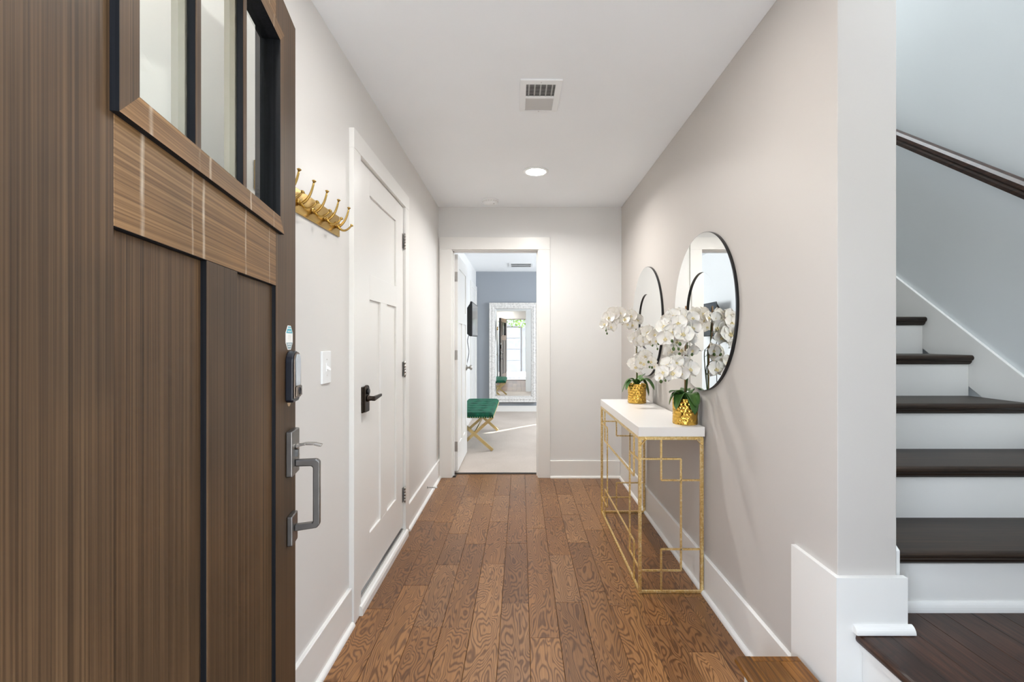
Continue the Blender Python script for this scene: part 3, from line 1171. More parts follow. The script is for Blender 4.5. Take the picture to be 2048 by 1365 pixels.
# front doorway frame
ff = thing('trim_3', 'brown wooden frame of the front doorway', 'door frame', kind='structure')
for a, b in ((FD0 - 0.001, FD0 + 0.02), (FD1 - 0.02, FD1 + 0.001)):
    m = MB()
    m.box(a, b, YF0 - 0.01, YF1 + 0.005, 0, FDZ)
    m.build('jamb', 'door_v', ff)
m = MB()
m.box(FD0, FD1, YF0 - 0.01, YF1 + 0.005, FDZ - 0.012, FDZ + 0.002)
m.build('head', 'door_v', ff)
m = MB()
m.box(FD0, FD1, YF0 - 0.03, YF0 + 0.001, -0.03, 0.018)
m.build('sill', 'bronze', ff)

# ------------------------------------------------------------------ left wall things: coat rack, switch, door stop
cr = thing('coat_rack', 'brass coat rack with double hooks on the white wall', 'coat rack', (XL, 1.61, 1.654))
m = MB()
m.box(0, 0.007, -0.303, 0.303, 0, 0.082)
m.build('back_plate', 'brass', cr, 0.002)


def hook_mesh():
    m = MB()
    m.lathe([(0.013, 0.007), (0.012, 0.012), (0.006, 0.015)], (0, 0, 0.040), 16, 0)
    def bez(p0, p1, p2, n=10):
        return [Vector(p0) * (1 - t) ** 2 + Vector(p1) * 2 * t * (1 - t) + Vector(p2) * t * t for t in [k / n for k in range(n + 1)]]
    up = bez((0.010, 0, 0.030), (0.046, 0, 0.040), (0.058, 0, 0.104))
    lo = bez((0.010, 0, 0.044), (0.034, 0, -0.006), (0.068, 0, 0.036), 10)
    m.tube(up, [0.0056 - 0.0024 * k / 10 for k in range(11)], 10)
    m.tube(lo, [0.0056 - 0.0024 * k / 10 for k in range(11)], 10)
    for p, d in ((up[-1], up[-1] - up[-2]), (lo[-1], lo[-1] - lo[-2])):
        d.normalize()
        m.tube([p - d * 0.001, p + d * 0.002, p + d * 0.004, p + d * 0.007], [0.0035, 0.0065, 0.0072, 0.003], 12)
    return m.mesh('hook', 'brass')


hm = hook_mesh()
for k in range(6):
    o = bpy.data.objects.new('hook', hm)
    COL.objects.link(o)
    o.parent = cr
    o.location = (0, 0.262 - 0.105 * k, 0)

sw = thing('light_switch', 'white light switch on the wall left of the closet door', 'light switch', (XL, 1.785, 1.07))
m = MB()
m.prism([(0, -0.041), (0.004, -0.041), (0.007, -0.037), (0.007, 0.037), (0.004, 0.041), (0, 0.041)], 2, 0, 0.122)
m.build('plate', 'plastic', sw, 0.0015)
m = MB()
m.box(0.007, 0.009, -0.006, 0.006, 0.046, 0.076)
m.add([(0.008, -0.004, 0.056), (0.008, 0.004, 0.056), (0.008, 0.004, 0.067), (0.008, -0.004, 0.067),
       (0.022, -0.003, 0.050), (0.022, 0.003, 0.050), (0.022, 0.003, 0.056), (0.022, -0.003, 0.056)],
      [(0, 1, 2, 3), (4, 7, 6, 5), (0, 4, 5, 1), (1, 5, 6, 2), (2, 6, 7, 3), (3, 7, 4, 0)])
m.build('toggle', 'plastic', sw)
for zz in (0.031, 0.091):
    m = MB()
    m.lathe([(0.003, 0.007), (0.0025, 0.0082)], (0, 0, zz), 10, 0)
    m.build('screw', 'grey_slat', sw)

ds = thing('door_stop', 'small spring door stop on the left baseboard near the end wall', 'door stop', (XL + 0.014, 3.66, 0.09))
m = MB()
pts = []
for k in range(97):
    a = k * 2 * PI / 8
    pts.append((0.004 + 0.056 * k / 96, 0.0045 * math.cos(a), 0.0045 * math.sin(a)))
m.tube(pts, 0.0012, 5)
m.lathe([(0.009, 0), (0.007, 0.005)], (0, 0, 0), 12, 0)
m.build('spring', 'steel', ds)
m = MB()
m.lathe([(0.006, 0.058), (0.008, 0.062), (0.008, 0.074), (0.005, 0.077)], (0, 0, 0), 12, 0)
m.build('rubber_tip', 'plastic', ds)

# ------------------------------------------------------------------ ceiling things
vn = thing('ceiling_vent', 'square white air vent in the hall ceiling', 'vent', (0.0925, 2.3125, ZC), R(0.8))
m = MB()
hx, hy, ix, iy0, iy1 = 0.098, 0.148, 0.069, -0.112, 0.133
for a in ((-hx, hx, -hy, iy0), (-hx, hx, iy1, hy), (-hx, -ix, iy0, iy1), (ix, hx, iy0, iy1), (-ix, ix, 0.0, 0.016)):
    m.box(a[0], a[1], a[2], a[3], -0.008, 0)
m.build('frame', 'plastic', vn, 0.001)
m = MB()
m.box(-ix, ix, iy0, iy1, -0.0012, -0.0004)
m.build('duct_back', 'grille_dark', vn)
for k in range(9):
    y = iy0 + 0.007 + k * 0.0122
    m = MB()
    m.add([(-ix, y - 0.001, -0.0075), (ix, y - 0.001, -0.0075), (ix, y + 0.008, -0.003), (-ix, y + 0.008, -0.003),
           (-ix, y + 0.0012, -0.0075), (ix, y + 0.0012, -0.0075), (ix, y + 0.0102, -0.003), (-ix, y + 0.0102, -0.003)],
          [(0, 1, 2, 3), (4, 7, 6, 5), (0, 4, 5, 1), (1, 5, 6, 2), (2, 6, 7, 3), (3, 7, 4, 0)])
    m.build('slat', 'plastic', vn)
for k in range(5):
    x = -ix + (k + 0.5) * 2 * ix / 5
    m = MB()
    m.box(x - 0.003, x + 0.003, iy0, 0.0, -0.004, -0.002)
    m.build('rib', 'grey_slat', vn)
for k in range(11):
    y = 0.022 + k * 0.0102
    m = MB()
    m.add([(-ix, y - 0.005, -0.0025), (ix, y - 0.005, -0.0025), (ix, y + 0.005, -0.007), (-ix, y + 0.005, -0.007),
           (-ix, y - 0.005, -0.0017), (ix, y - 0.005, -0.0017), (ix, y + 0.005, -0.0062), (-ix, y + 0.005, -0.0062)],
          [(0, 1, 2, 3), (4, 7, 6, 5), (0, 4, 5, 1), (1, 5, 6, 2), (2, 6, 7, 3), (3, 7, 4, 0)])
    m.build('slat', 'grey_slat', vn)
for y in (-0.130, 0.1415):
    m = MB()
    m.lathe([(0.0025, -0.0095), (0.003, -0.008)], (0, y, 0), 10)
    m.build('screw', 'grey_slat', vn)


def downlight(loc, label):
    d = thing('recessed_light', label, 'ceiling light', loc)
    m = MB()
    m.lathe([(0.070, 0), (0.092, 0), (0.093, -0.003), (0.088, -0.006), (0.070, -0.007), (0.068, -0.004)], (0, 0, 0), 48, 2, 0, True, False)
    m.build('trim_ring', 'plastic', d)
    m = MB()
    m.lathe([(0.0005, -0.0045), (0.05, -0.0045), (0.069, -0.004), (0.069, 0)], (0, 0, 0), 40, 2, 0, True, False)
    m.build('lens', 'lens', d)
    return d


downlight((0.105, 3.347, ZC), 'lit round recessed light in the hall ceiling')
downlight((0.105, 1.50, ZC), 'added round recessed light in the middle of the hall ceiling, above the stair opening')  # unseen fixture added to go with the middle fill
downlight((-0.45, 0.74, ZC), 'added round recessed light over the entry, nearest the front door')  # unseen fixture added to go with the entry fill
sd = thing('smoke_detector', 'white round smoke detector on the ceiling near the end wall', 'smoke detector', (-0.262, 4.03, ZC))
m = MB()
m.lathe([(0.070, 0), (0.071, -0.008), (0.066, -0.012), (0.064, -0.026), (0.056, -0.034), (0.02, -0.037), (0.0005, -0.037)], (0, 0, 0), 40, 2, 0, True, False)
m.build('body', 'plastic', sd)
m = MB()
for k in range(18):
    a = 2 * PI * k / 18
    m.bar((0.0655 * math.cos(a - 0.1), 0.0655 * math.sin(a - 0.1), -0.018), (0.0655 * math.cos(a + 0.1), 0.0655 * math.sin(a + 0.1), -0.018), 0.002, 0.003)
m.build('side_vents', 'grey_slat', sd)
m = MB()
m.lathe([(0.008, -0.037), (0.007, -0.040), (0.0005, -0.040)], (0.03, -0.02, 0.002), 14)
m.build('test_button', 'grey_slat', sd)

pn = thing('added_stair_lamp', 'added large flat rectangular lamp high over the stairs', 'ceiling light', (1.60, 2.75, ZT))  # unseen panel added as the overhead source for the stairs
m = MB()
for a in ((-0.45, 0.45, -0.85, -0.80), (-0.45, 0.45, 0.80, 0.85), (-0.45, -0.40, -0.80, 0.80), (0.40, 0.45, -0.80, 0.80)):
    m.box(a[0], a[1], a[2], a[3], -0.04, 0)
m.build('frame', 'plastic', pn)
m = MB()
m.box(-0.40, 0.40, -0.80, 0.80, -0.03, -0.01)
m.build('diffuser', 'cool_panel', pn)

# ------------------------------------------------------------------ round mirrors on the right wall


def round_mirror(y, z, label):
    t = thing('round_mirror', label, 'mirror', (XR, y, z), 0, 'pair of round layered mirrors')
    R0, RI, D = 0.3885, 0.196, 0.015
    m = MB()
    m.lathe([(RI, -D), (R0 - 0.0012, -D)], (0, 0, 0), 128, 0, 0, False, False)
    m.build('mirror_ring', 'mirror', t)
    m = MB()
    m.lathe([(R0 - 0.02, 0), (R0, 0), (R0, -D + 0.0005), (R0 - 0.0012, -D), (R0 - 0.004, -D + 0.002)], (0, 0, 0), 128, 0, 0, True, False)
    m.build('rim', 'black', t)
    m = MB()
    m.lathe([(RI, -D), (RI - 0.0004, -D + 0.0002), (RI - 0.0004, -0.006)], (0, 0, 0), 96, 0, 0, False, False)
    m.build('inner_rim', 'black', t)
    m = MB()
    m.lathe([(0.0005, -0.0075), (RI, -0.0075)], (0, 0, 0), 96, 0, 0, False, False)
    m.build('inner_mirror', 'mirror', t)
    m = MB()
    m.lathe([(0.0005, -0.001), (R0 - 0.01, -0.001), (R0 - 0.01, -0.003)], (0, 0, 0), 64, 0, 0, False, False)
    m.build('backing', 'black', t)
    return t


round_mirror(2.338, 1.376, 'larger-looking nearer round mirror with black rim over the console table')
round_mirror(3.366, 1.370, 'farther round mirror with black rim, nearest the end wall')

# ------------------------------------------------------------------ console table
TX0, TX1, TY0, TY1, TZ = 0.5715, 0.895, 2.286, 3.379, 0.812
ct = thing('console_table', 'gold console table with white top against the greige wall', 'table', ((TX0 + TX1) / 2, (TY0 + TY1) / 2, 0))
ox, oy = (TX0 + TX1) / 2, (TY0 + TY1) / 2


def tpart(name, mb, mat, bevel=0.0):
    for i, p in enumerate(mb.v):
        mb.v[i] = (p[0] - ox, p[1] - oy, p[2])
    return mb.build(name, mat, ct, bevel)


m = MB()
m.box(TX0, TX1, TY0, TY1, 0.765, TZ)
tpart('table_top', m, 'stone_top', 0.002)
LX0, LX1, LY0, LY1 = 0.580, 0.882, 2.295, 3.370
for x in (LX0, LX1):
    for y in (LY0, LY1):
        m = MB()
        m.box(x - 0.0075, x + 0.0075, y - 0.0075, y + 0.0075, 0, 0.757)
        tpart('leg', m, 'gold_leaf', 0.001)
for a, b in (((LX0, LY0), (LX1, LY0)), ((LX0, LY1), (LX1, LY1)), ((LX0, LY0), (LX0, LY1)), ((LX1, LY0), (LX1, LY1))):
    m = MB()
    m.bar((a[0], a[1], 0.757), (b[0], b[1], 0.757), 0.016, 0.016)
    tpart('top_rail', m, 'gold_leaf', 0.001)
for a, b in (((LX0, LY0), (LX1, LY0)), ((LX0, LY1), (LX1, LY1)), ((LX0, LY0), (LX0, LY1))):
    m = MB()
    m.bar((a[0], a[1], 0.007), (b[0], b[1], 0.007), 0.012, 0.012)
    tpart('bottom_rail', m, 'gold_leaf', 0.001)
FB = 0.0085


def fret(p, q):
    m = MB()
    m.bar(p, q, FB, FB)
    tpart('fret_bar', m, 'gold_leaf', 0.0008)


u = lambda t: LX0 + t * (LX1 - LX0)
zz = [0.655, 0.551, 0.214, 0.110]
for y in (LY0, LY1):
    uu1, uu2 = u(0.345), u(0.665)
    for p, q in (((LX0, y, zz[0]), (uu2, y, zz[0])), ((uu1, y, 0.757), (uu1, y, zz[1])), ((uu1, y, zz[1]), (LX1, y, zz[1])),
                 ((uu2, y, zz[0]), (uu2, y, zz[3])), ((uu1, y, zz[2]), (LX1, y, zz[2])), ((uu1, y, zz[2]), (uu1, y, 0.007)),
                 ((LX0, y, zz[3]), (uu2, y, zz[3]))):
        fret(p, q)
A, B = 0.118, 0.212
zl = [0.645, 0.540, 0.205, 0.114]
x = LX0
na, nb, fa, fb = LY0 + A, LY0 + B, LY1 - A, LY1 - B
for p, q in (((x, LY0, zl[0]), (x, nb, zl[0])), ((x, nb, zl[0]), (x, nb, zl[3])), ((x, LY0, zl[3]), (x, nb, zl[3])),
             ((x, na, 0.757), (x, na, zl[1])), ((x, na, zl[1]), (x, fa, zl[1])), ((x, fa, zl[1]), (x, fa, 0.757)),
             ((x, na, 0.007), (x, na, zl[2])), ((x, na, zl[2]), (x, fa, zl[2])), ((x, fa, zl[2]), (x, fa, 0.007)),
             ((x, LY1, zl[0]), (x, fb, zl[0])), ((x, fb, zl[0]), (x, fb, zl[3])), ((x, LY1, zl[3]), (x, fb, zl[3]))):
    fret(p, q)
for xs, sg in ((LX0, 1), (LX1, -1)):
    for ys, sy in ((LY0, 1), (LY1, -1)):
        m = MB()
        yo = ys - sy * 0.009
        m.bar((xs, yo, 0.722), (xs + sg * 0.032, yo, 0.757), 0.003, 0.014, up=(0, 1, 0))
        m.sphere((xs + sg * 0.0005, yo - sy * 0.001, 0.728), 0.005, 8, 6)
        m.sphere((xs + sg * 0.027, yo - sy * 0.001, 0.755), 0.005, 8, 6)
        tpart('corner_bracket', m, 'gold_leaf')

# ------------------------------------------------------------------ orchids


def petal_mesh(name, L, W, cup, curl, wide=0.62, mat='petal'):
    nu, nv = 6, 6
    vs, fs = [], []
    for i in range(nu + 1):
        t = i / nu
        wd = W * (math.sin(PI * min(1, t ** wide)) ** 0.75 if 0 < t < 1 else 0.0) + (0.10 * W * (1 - t))
        for j in range(nv + 1):
            s = -1 + 2 * j / nv
            vs.append((wd * s * 0.5, L * (t - 0.08 * s * s * t), cup * (s * s) * W * (0.4 + t) - curl * L * t * t + 0.05 * L * math.sin(PI * t)
                       + 0.012 * L * math.sin(5 * s + 7 * t)))
    for i in range(nu):
        for j in range(nv):
            a = i * (nv + 1) + j
            fs.append((a, a + 1, a + nv + 2, a + nv + 1))
    m = MB()
    m.add(vs, fs, 0, True)
    return m.mesh(name, mat)


PETAL = petal_mesh('petal', 0.047, 0.060, 0.14, 0.10, 0.85)
SEPAL = petal_mesh('sepal', 0.044, 0.034, 0.18, 0.16, 0.8)
lm = MB()
lm.sphere((0, 0.0, 0.006), 0.0045, 8, 6, 0, (0.8, 1.0, 1.3))
lm.sphere((0.006, -0.006, 0.007), 0.0042, 8, 6, 0, (0.9, 1.2, 0.6))
lm.sphere((-0.006, -0.006, 0.007), 0.0042, 8, 6, 0, (0.9, 1.2, 0.6))
lm.sphere((0, -0.010, 0.009), 0.004, 8, 6, 0, (0.8, 1.5, 0.5))
LIP = lm.mesh('lip', 'lip')
bm_ = MB()
bm_.sphere((0, 0, 0), 0.0095, 10, 8, 0, (0.85, 0.85, 1.15))
BUD = bm_.mesh('bud', 'bud')


def link(name, me, parent, mat=None):
    o = bpy.data.objects.new(name, me)
    COL.objects.link(o)
    o.parent = parent
    if mat is not None:
        o.matrix_local = mat
    return o


def flower(parent, pos, face, roll, size):
    face = Vector(face).normalized()
    q = face.to_track_quat('Z', 'Y')
    mtx = Matrix.Translation(pos) @ q.to_matrix().to_4x4() @ Matrix.Rotation(roll, 4, 'Z') @ Matrix.Scale(size, 4)
    f = link('flower', LIP, parent, mtx)
    for ang, me, nm, dz in ((R(78), PETAL, 'petal', 0.002), (R(-78), PETAL, 'petal', 0.002), (0, SEPAL, 'sepal', 0), (R(138), SEPAL, 'sepal', -0.001), (R(-138), SEPAL, 'sepal', -0.001)):
        link(nm, me, f, Matrix.Translation((0, 0, dz)) @ Matrix.Rotation(ang + random.uniform(-.08, .08), 4, 'Z') @ Matrix.Rotation(random.uniform(-0.05, 0.28), 4, 'X'))
    return f


def hammered_pot(rad, h):
    m = MB()
    na, nz = 112, 40
    rows, per = 8, 15
    vs, fs = [], []

    def dent(a, z):
        d = 0.0
        best = 9
        for r_ in (int(z / h * rows) - 1, int(z / h * rows), int(z / h * rows) + 1):
            zc = (r_ + 0.5) * h / rows
            off = 0.5 if r_ % 2 else 0.0
            k = round(a / (2 * PI) * per - off)
            ac = (k + off + 0.25 * math.sin(r_ * 5 + k * 3)) * 2 * PI / per
            dx = (a - ac) * rad
            dz = (z - zc) * 1.15
            best = min(best, dx * dx + dz * dz)
        q = math.sqrt(best) / (h / rows * 0.62)
        return 0.0046 * max(0.0, 1 - q * q)
    for i in range(nz + 1):
        z = h * i / nz
        for k in range(na):
            a = 2 * PI * k / na
            e = 0 if i in (0, nz) else dent(a, z)
            r = rad - e - (0.002 if i == 0 else 0)
            vs.append((r * math.cos(a), r * math.sin(a), z))
    for i in range(nz):
        for k in range(na):
            fs.append((i * na + k, i * na + (k + 1) % na, (i + 1) * na + (k + 1) % na, (i + 1) * na + k))
    m.add(vs, fs, 0, True)
    m.lathe([(rad, h), (rad - 0.004, h + 0.001), (rad - 0.005, h - 0.02)], (0, 0, 0), na, 2, 0, True, False)
    m.lathe([(0.0005, 0.0005), (rad - 0.002, 0.0)], (0, 0, 0), na, 2, 0, False, False)
    return m


def strap_leaf(base, tip, rise, width, fold=0.25, tw=0.0):
    base, tip = Vector(base), Vector(tip)
    d = tip - base
    side = Vector((-d.y, d.x, 0))
    if side.length < 1e-4:
        side = Vector((1, 0, 0))
    side.normalize()
    mid = (base + tip) / 2 + Vector((0, 0, rise)) * 2
    n, k = 14, 6
    vs, fs = [], []
    for i in range(n + 1):
        t = i / n
        p = base * (1 - t) ** 2 + mid * 2 * t * (1 - t) + tip * t * t
        tg = (mid - base) * (1 - t) + (tip - mid) * t
        tg.normalize()
        sd_ = (side - tg * side.dot(tg)).normalized()
        sd_ = Matrix.Rotation(tw * t, 3, tg) @ sd_
        up = sd_.cross(tg)
        if up.z < 0:
            up = -up
        wv = width * (0.32 + 0.68 * math.sin(PI * min(1, t * 0.92) ** 0.9)) * (1 if t < 0.86 else math.sqrt(max(0.0, 1 - ((t - 0.86) / 0.14) ** 2)) * 0.97 + 0.03)
        for j in range(k + 1):
            s = -1 + 2 * j / k
            vs.append(p + sd_ * s * wv / 2 + up * (abs(s) ** 1.5) * fold * wv / 2)
    for i in range(n):
        for j in range(k):
            a = i * (k + 1) + j
            fs.append((a, a + 1, a + k + 2, a + k + 1))
    m = MB()
    m.add(vs, fs, 0, True)
    return m


def spline(pts, n=8):
    pts = [Vector(p) for p in pts]
    out = []
    P = [pts[0]] + pts + [pts[-1]]
    for i in range(1, len(P) - 2):
        for k in range(n):
            t = k / n
            a, b, c, d = P[i - 1], P[i], P[i + 1], P[i + 2]
            out.append(0.5 * ((2 * b) + (c - a) * t + (2 * a - 5 * b + 4 * c - d) * t * t + (3 * b - a - 3 * c + d) * t ** 3))
    out.append(pts[-1])
    return out


def orchid(loc, label, stake_top, leaves, sprays, clips):
    t = thing('potted_orchid', label, 'potted plant', loc, 0, 'white orchids in gold pots')
    L = Vector(loc)
    hammered_pot(0.061, 0.13).build('pot', 'pot_gold', t)
    m = MB()
    m.lathe([(0.0005, 0.122), (0.03, 0.124), (0.0555, 0.116)], (0, 0, 0), 24, 2, 0, True, False)
    m.build('moss', 'moss', t)
    top = Vector(stake_top) - L
    foot = Vector((0.0, 0.0, 0.118))
    m = MB()
    m.tube([foot, foot.lerp(top, 0.5), top], 0.0042, 10)
    m.build('stake', 'stake', t)
    for base, tip, rise, wd, tw in leaves:
        o = strap_leaf(base, tip, rise, wd, 0.22, tw).build('leaf', 'leaf', t)
        md = o.modifiers.new('thickness', 'SOLIDIFY')
        md.thickness = 0.0018
    for pts, flowers, buds in sprays:
        pl = [Vector(p) - L if k else Vector(p) for k, p in enumerate(pts)]
        m = MB()
        sp = spline(pl)
        m.tube(sp, [0.0028 - 0.0014 * k / len(sp) for k in range(len(sp))], 6)
        m.build('flower_stem', 'stem', t)
        for pos, face, roll, size in flowers:
            flower(t, Vector(pos) - L, face, roll, size)
        for pos in buds:
            p = Vector(pos) - L
            link('bud', BUD, t, Matrix.Translation(p) @ Matrix.Rotation(random.uniform(-.6, .6), 4, 'X') @ Matrix.Scale(random.uniform(0.6, 1.0), 4))
            near = min(sp, key=lambda q: (q - p).length)
            m = MB()
            m.tube([near, near.lerp(p, 0.5) + Vector((0, 0, 0.006)), p], 0.0012, 5)
            m.build('bud_stalk', 'stem', t)
    for f_ in clips:
        p = foot.lerp(top, f_)
        m = MB()
        m.tube([p + Vector((-0.009, 0, 0)), p + Vector((0.009, 0, 0))], 0.005, 8)
        m.build('clip', 'clip', t)
    return t


def fl_(px, py, Y, size=1.0, fx=None, fy=None, fz=None):
    face = (random.uniform(-0.75, 0.25) if fx is None else fx, -1.0 if fy is None else fy, random.uniform(-0.35, 0.35) if fz is None else fz)
    return (at(px, py, Y), face, random.uniform(-0.5, 0.5), size * random.uniform(0.92, 1.08))


# nearer orchid
N = (0.832, 2.384, TZ)
nl = [((0, 0, 0.118), (-0.066, 0.045, 0.150), 0.024, 0.070, 0.1), ((-0.005, 0, 0.118), (-0.086, -0.015, 0.098), 0.050, 0.076, 0.55),
      ((-0.008, -0.01, 0.118), (-0.062, -0.050, 0.078), 0.054, 0.062, 0.3), ((0.004, -0.01, 0.118), (0.030, -0.078, 0.094), 0.050, 0.074, 0.0),
      ((0.006, -0.01, 0.118), (0.022, -0.078, 0.056), 0.064, 0.064, 0.0), ((0.006, 0.005, 0.118), (0.040, 0.030, 0.158), 0.024, 0.070, -0.3),
      ((0, 0.01, 0.118), (0.050, 0.125, 0.160), 0.026, 0.050, 0)]
n1 = [(0, 0, 0.12), at(1374, 720, 2.375), at(1373, 650, 2.375), at(1362, 622, 2.375), at(1342, 636, 2.36), at(1336, 665, 2.34), at(1348, 688, 2.30)]
nf1 = [fl_(1346, 632, 2.33, 1.05, -0.3), fl_(1328, 652, 2.30, 1.0, -0.9), fl_(1345, 664, 2.27, 1.15, -0.4), fl_(1366, 668, 2.26, 1.2, -0.1), fl_(1384, 655, 2.28, 1.05, 0.1),
       fl_(1370, 634, 2.33, 1.05, -0.1, None, 0.3), fl_(1384, 636, 2.30, 0.95, 0.1, None, 0.4), fl_(1331, 676, 2.28, 1.0, -0.6), fl_(1356, 646, 2.28, 1.1, -0.2, None, 0.3),
       fl_(1380, 676, 2.27, 1.0, 0.1), fl_(1355, 682, 2.27, 1.0, -0.3, None, -0.4), fl_(1337, 640, 2.34, 0.95, -0.7), fl_(1360, 628, 2.36, 0.95, -0.2, None, 0.5)]
nb1 = [at(1344, 682, 2.20), at(1360, 688, 2.20), at(1347, 698, 2.20), at(1357, 698, 2.21)]
n2 = [(0, 0, 0.12), at(1375, 735, 2.39), at(1372, 700, 2.40), at(1355, 694, 2.41), at(1342, 704, 2.42), at(1362, 712, 2.41)]
nf2 = [fl_(1342, 703, 2.42, 0.95), fl_(1352, 708, 2.41, 0.9), fl_(1364, 700, 2.39, 0.9), fl_(1384, 700, 2.30, 0.8, 0.2)]
nb2 = [at(1384, 709, 2.30), at(1359, 709, 2.34), at(1381, 698, 2.30)]
n3 = [(0, 0, 0.12), at(1375, 760, 2.38), at(1373, 730, 2.38), at(1354, 718, 2.37), at(1336, 728, 2.34), at(1324, 750, 2.30)]
nf3 = [fl_(1352, 725, 2.32, 1.05, -0.3, None, 0.3), fl_(1337, 730, 2.30, 1.0, -0.8), fl_(1326, 744, 2.28, 0.9, -0.9), fl_(1345, 745, 2.28, 1.1, -0.4), fl_(1366, 727, 2.32, 1.0, -0.1),
       fl_(1380, 738, 2.30, 1.05, 0.1), fl_(1320, 755, 2.27, 0.6, -0.9), fl_(1362, 745, 2.29, 1.0, -0.2, None, -0.2)]
nb3 = [at(1322, 763, 2.26), at(1331, 761, 2.27)]
orchid(N, 'nearer white orchid in a hammered gold pot on the console table', at(1371.5, 612, 2.372), nl,
       [(n1, nf1, nb1), (n2, nf2, nb2), (n3, nf3, nb3)], (0.28, 0.62))

# farther orchid
Fp = (0.786, 3.187, TZ)
fl2 = [((0, 0, 0.118), (-0.104, -0.02, 0.075), 0.065, 0.046, 0.3), ((-0.005, -0.01, 0.118), (-0.088, -0.06, 0.092), 0.050, 0.046, 0.2),
       ((0, 0, 0.118), (0.020, -0.05, 0.150), 0.030, 0.055, 0.2), ((0, 0, 0.118), (0.066, 0.06, 0.185), 0.024, 0.05, -0.4),
       ((0.005, -0.01, 0.118), (0.100, -0.065, 0.092), 0.055, 0.068, 0.1), ((0.005, 0, 0.118), (0.086, 0.02, 0.045), 0.070, 0.05, 0)]
f1 = [(0, 0, 0.12), at(1274, 720, 3.18), at(1272, 660, 3.18), at(1266, 632, 3.18), at(1240, 622, 3.15), at(1219, 630, 3.11), at(1212, 655, 3.07)]
ff1 = [fl_(1274, 640, 3.16, 1.1), fl_(1262, 631, 3.13, 1.1), fl_(1250, 638, 3.12, 1.1), fl_(1240, 626, 3.10, 1.15), fl_(1228, 627, 3.08, 1.1), fl_(1218, 635, 3.07, 1.1, -0.7),
       fl_(1264, 649, 3.14, 1.05), fl_(1222, 654, 3.06, 0.85), fl_(1209, 648, 3.05, 0.8, -0.8), fl_(1235, 640, 3.10, 1.0), fl_(1226, 641, 3.07, 0.95), fl_(1256, 648, 3.12, 0.9)]
fb1 = [at(1212, 661, 3.03), at(1214, 667, 3.03)]
f2 = [(0, 0, 0.12), at(1275, 730, 3.18), at(1274, 690, 3.18), at(1285, 660, 3.16), at(1300, 662, 3.10), at(1310, 684, 3.04)]
ff2 = [fl_(1269, 676, 3.14, 1.1), fl_(1283, 667, 3.12, 1.15), fl_(1296, 664, 3.06, 1.1), fl_(1287, 681, 3.09, 1.1), fl_(1309, 668, 2.96, 1.0, 0.0), fl_(1312, 681, 2.95, 0.95, 0.0),
       fl_(1300, 681, 3.02, 1.05), fl_(1276, 684, 3.12, 0.9), fl_(1304, 674, 2.99, 0.9)]
fb2 = [at(1305, 691, 2.93), at(1317, 687, 2.91), at(1315, 698, 2.91)]
f3 = [(0, 0, 0.12), at(1275, 745, 3.18), at(1275, 722, 3.18), at(1284, 708, 3.15), at(1297, 714, 3.08), at(1306, 734, 3.02)]
ff3 = [fl_(1267, 726, 3.13, 1.1), fl_(1279, 713, 3.12, 1.1), fl_(1272, 734, 3.10, 0.95), fl_(1290, 712, 3.09, 1.15), fl_(1288, 727, 3.08, 1.1), fl_(1302, 723, 3.02, 1.0, -0.1), fl_(1309, 732, 2.98, 0.65, 0.0),
       fl_(1280, 724, 3.08, 1.0)]
fb3 = [at(1297, 724, 2.97), at(1304, 735, 2.97), at(1299, 734, 2.97)]
orchid(Fp, 'farther white orchid in a hammered gold pot, its spray arching left', at(1272, 646, 3.187), fl2,
       [(f1, ff1, fb1), (f2, ff2, fb2), (f3, ff3, fb3)], (0.22, 0.6))

# ------------------------------------------------------------------ bedroom things
tv = thing('television', 'black flat television on a wall arm in the bedroom', 'television', (-0.60, 5.77, 1.289))
m = MB()
m.prism([(0.0, 0.0), (0.0, 0.429), (-0.022, 0.429), (-0.03, 0.40), (-0.075, 0.33), (-0.085, 0.05), (-0.03, 0.0)], 1, 0.0, 0.72)
m.build('body', 'black', tv, 0.004)
m = MB()
m.box(0.0, 0.002, 0.014, 0.706, 0.018, 0.415)
m.build('screen', 'screen', tv)
m = MB()
m.box(-0.098, -0.083, 0.26, 0.46, 0.09, 0.30)
m.bar((-0.10, 0.36, 0.195), (-0.18, 0.36, 0.195), 0.05, 0.06)
m.box(-0.183, -0.172, 0.30, 0.42, 0.10, 0.29)
m.build('wall_arm', 'black', tv)
m = MB()
m.tube(spline([(-0.05, 0.10, 0.02), (-0.070, 0.12, -0.06), (-0.055, 0.14, -0.20), (-0.085, 0.16, -0.36), (-0.095, 0.18, -0.50), (-0.110, 0.20, -0.66)]), 0.0045, 6)
m.build('power_cord', 'black', tv)

gb = thing('bench', 'green velvet bench with crossed gold legs on the bedroom carpet', 'bench', (-0.522, 5.86, 0.006))
BL, BW = 0.66, 0.215      # half length (y), half width (x)
m = MB()
nx, ny = 24, 64
zt, zb = 0.434, 0.372
tufts = [(-0.07 + 0.14 * i, -0.50 + 0.2 * j) for i in range(2) for j in range(6)]
vs, fs = [], []


def cush(x, y):
    ex = max(0.0, 1 - ((abs(x) / BW) ** 8)) ** 0.35
    ey = max(0.0, 1 - ((abs(y) / BL) ** 24)) ** 0.35
    z = zb + 0.03 + (zt - zb - 0.03) * ex * ey
    for tx, ty in tufts:
        d2 = (x - tx) ** 2 + (y - ty) ** 2
        z -= 0.016 * math.exp(-d2 / 0.0006) + 0.006 * math.exp(-((y - ty) ** 2) / 0.0003) * math.exp(-(x * x) / 0.03) * 0.5
    return z


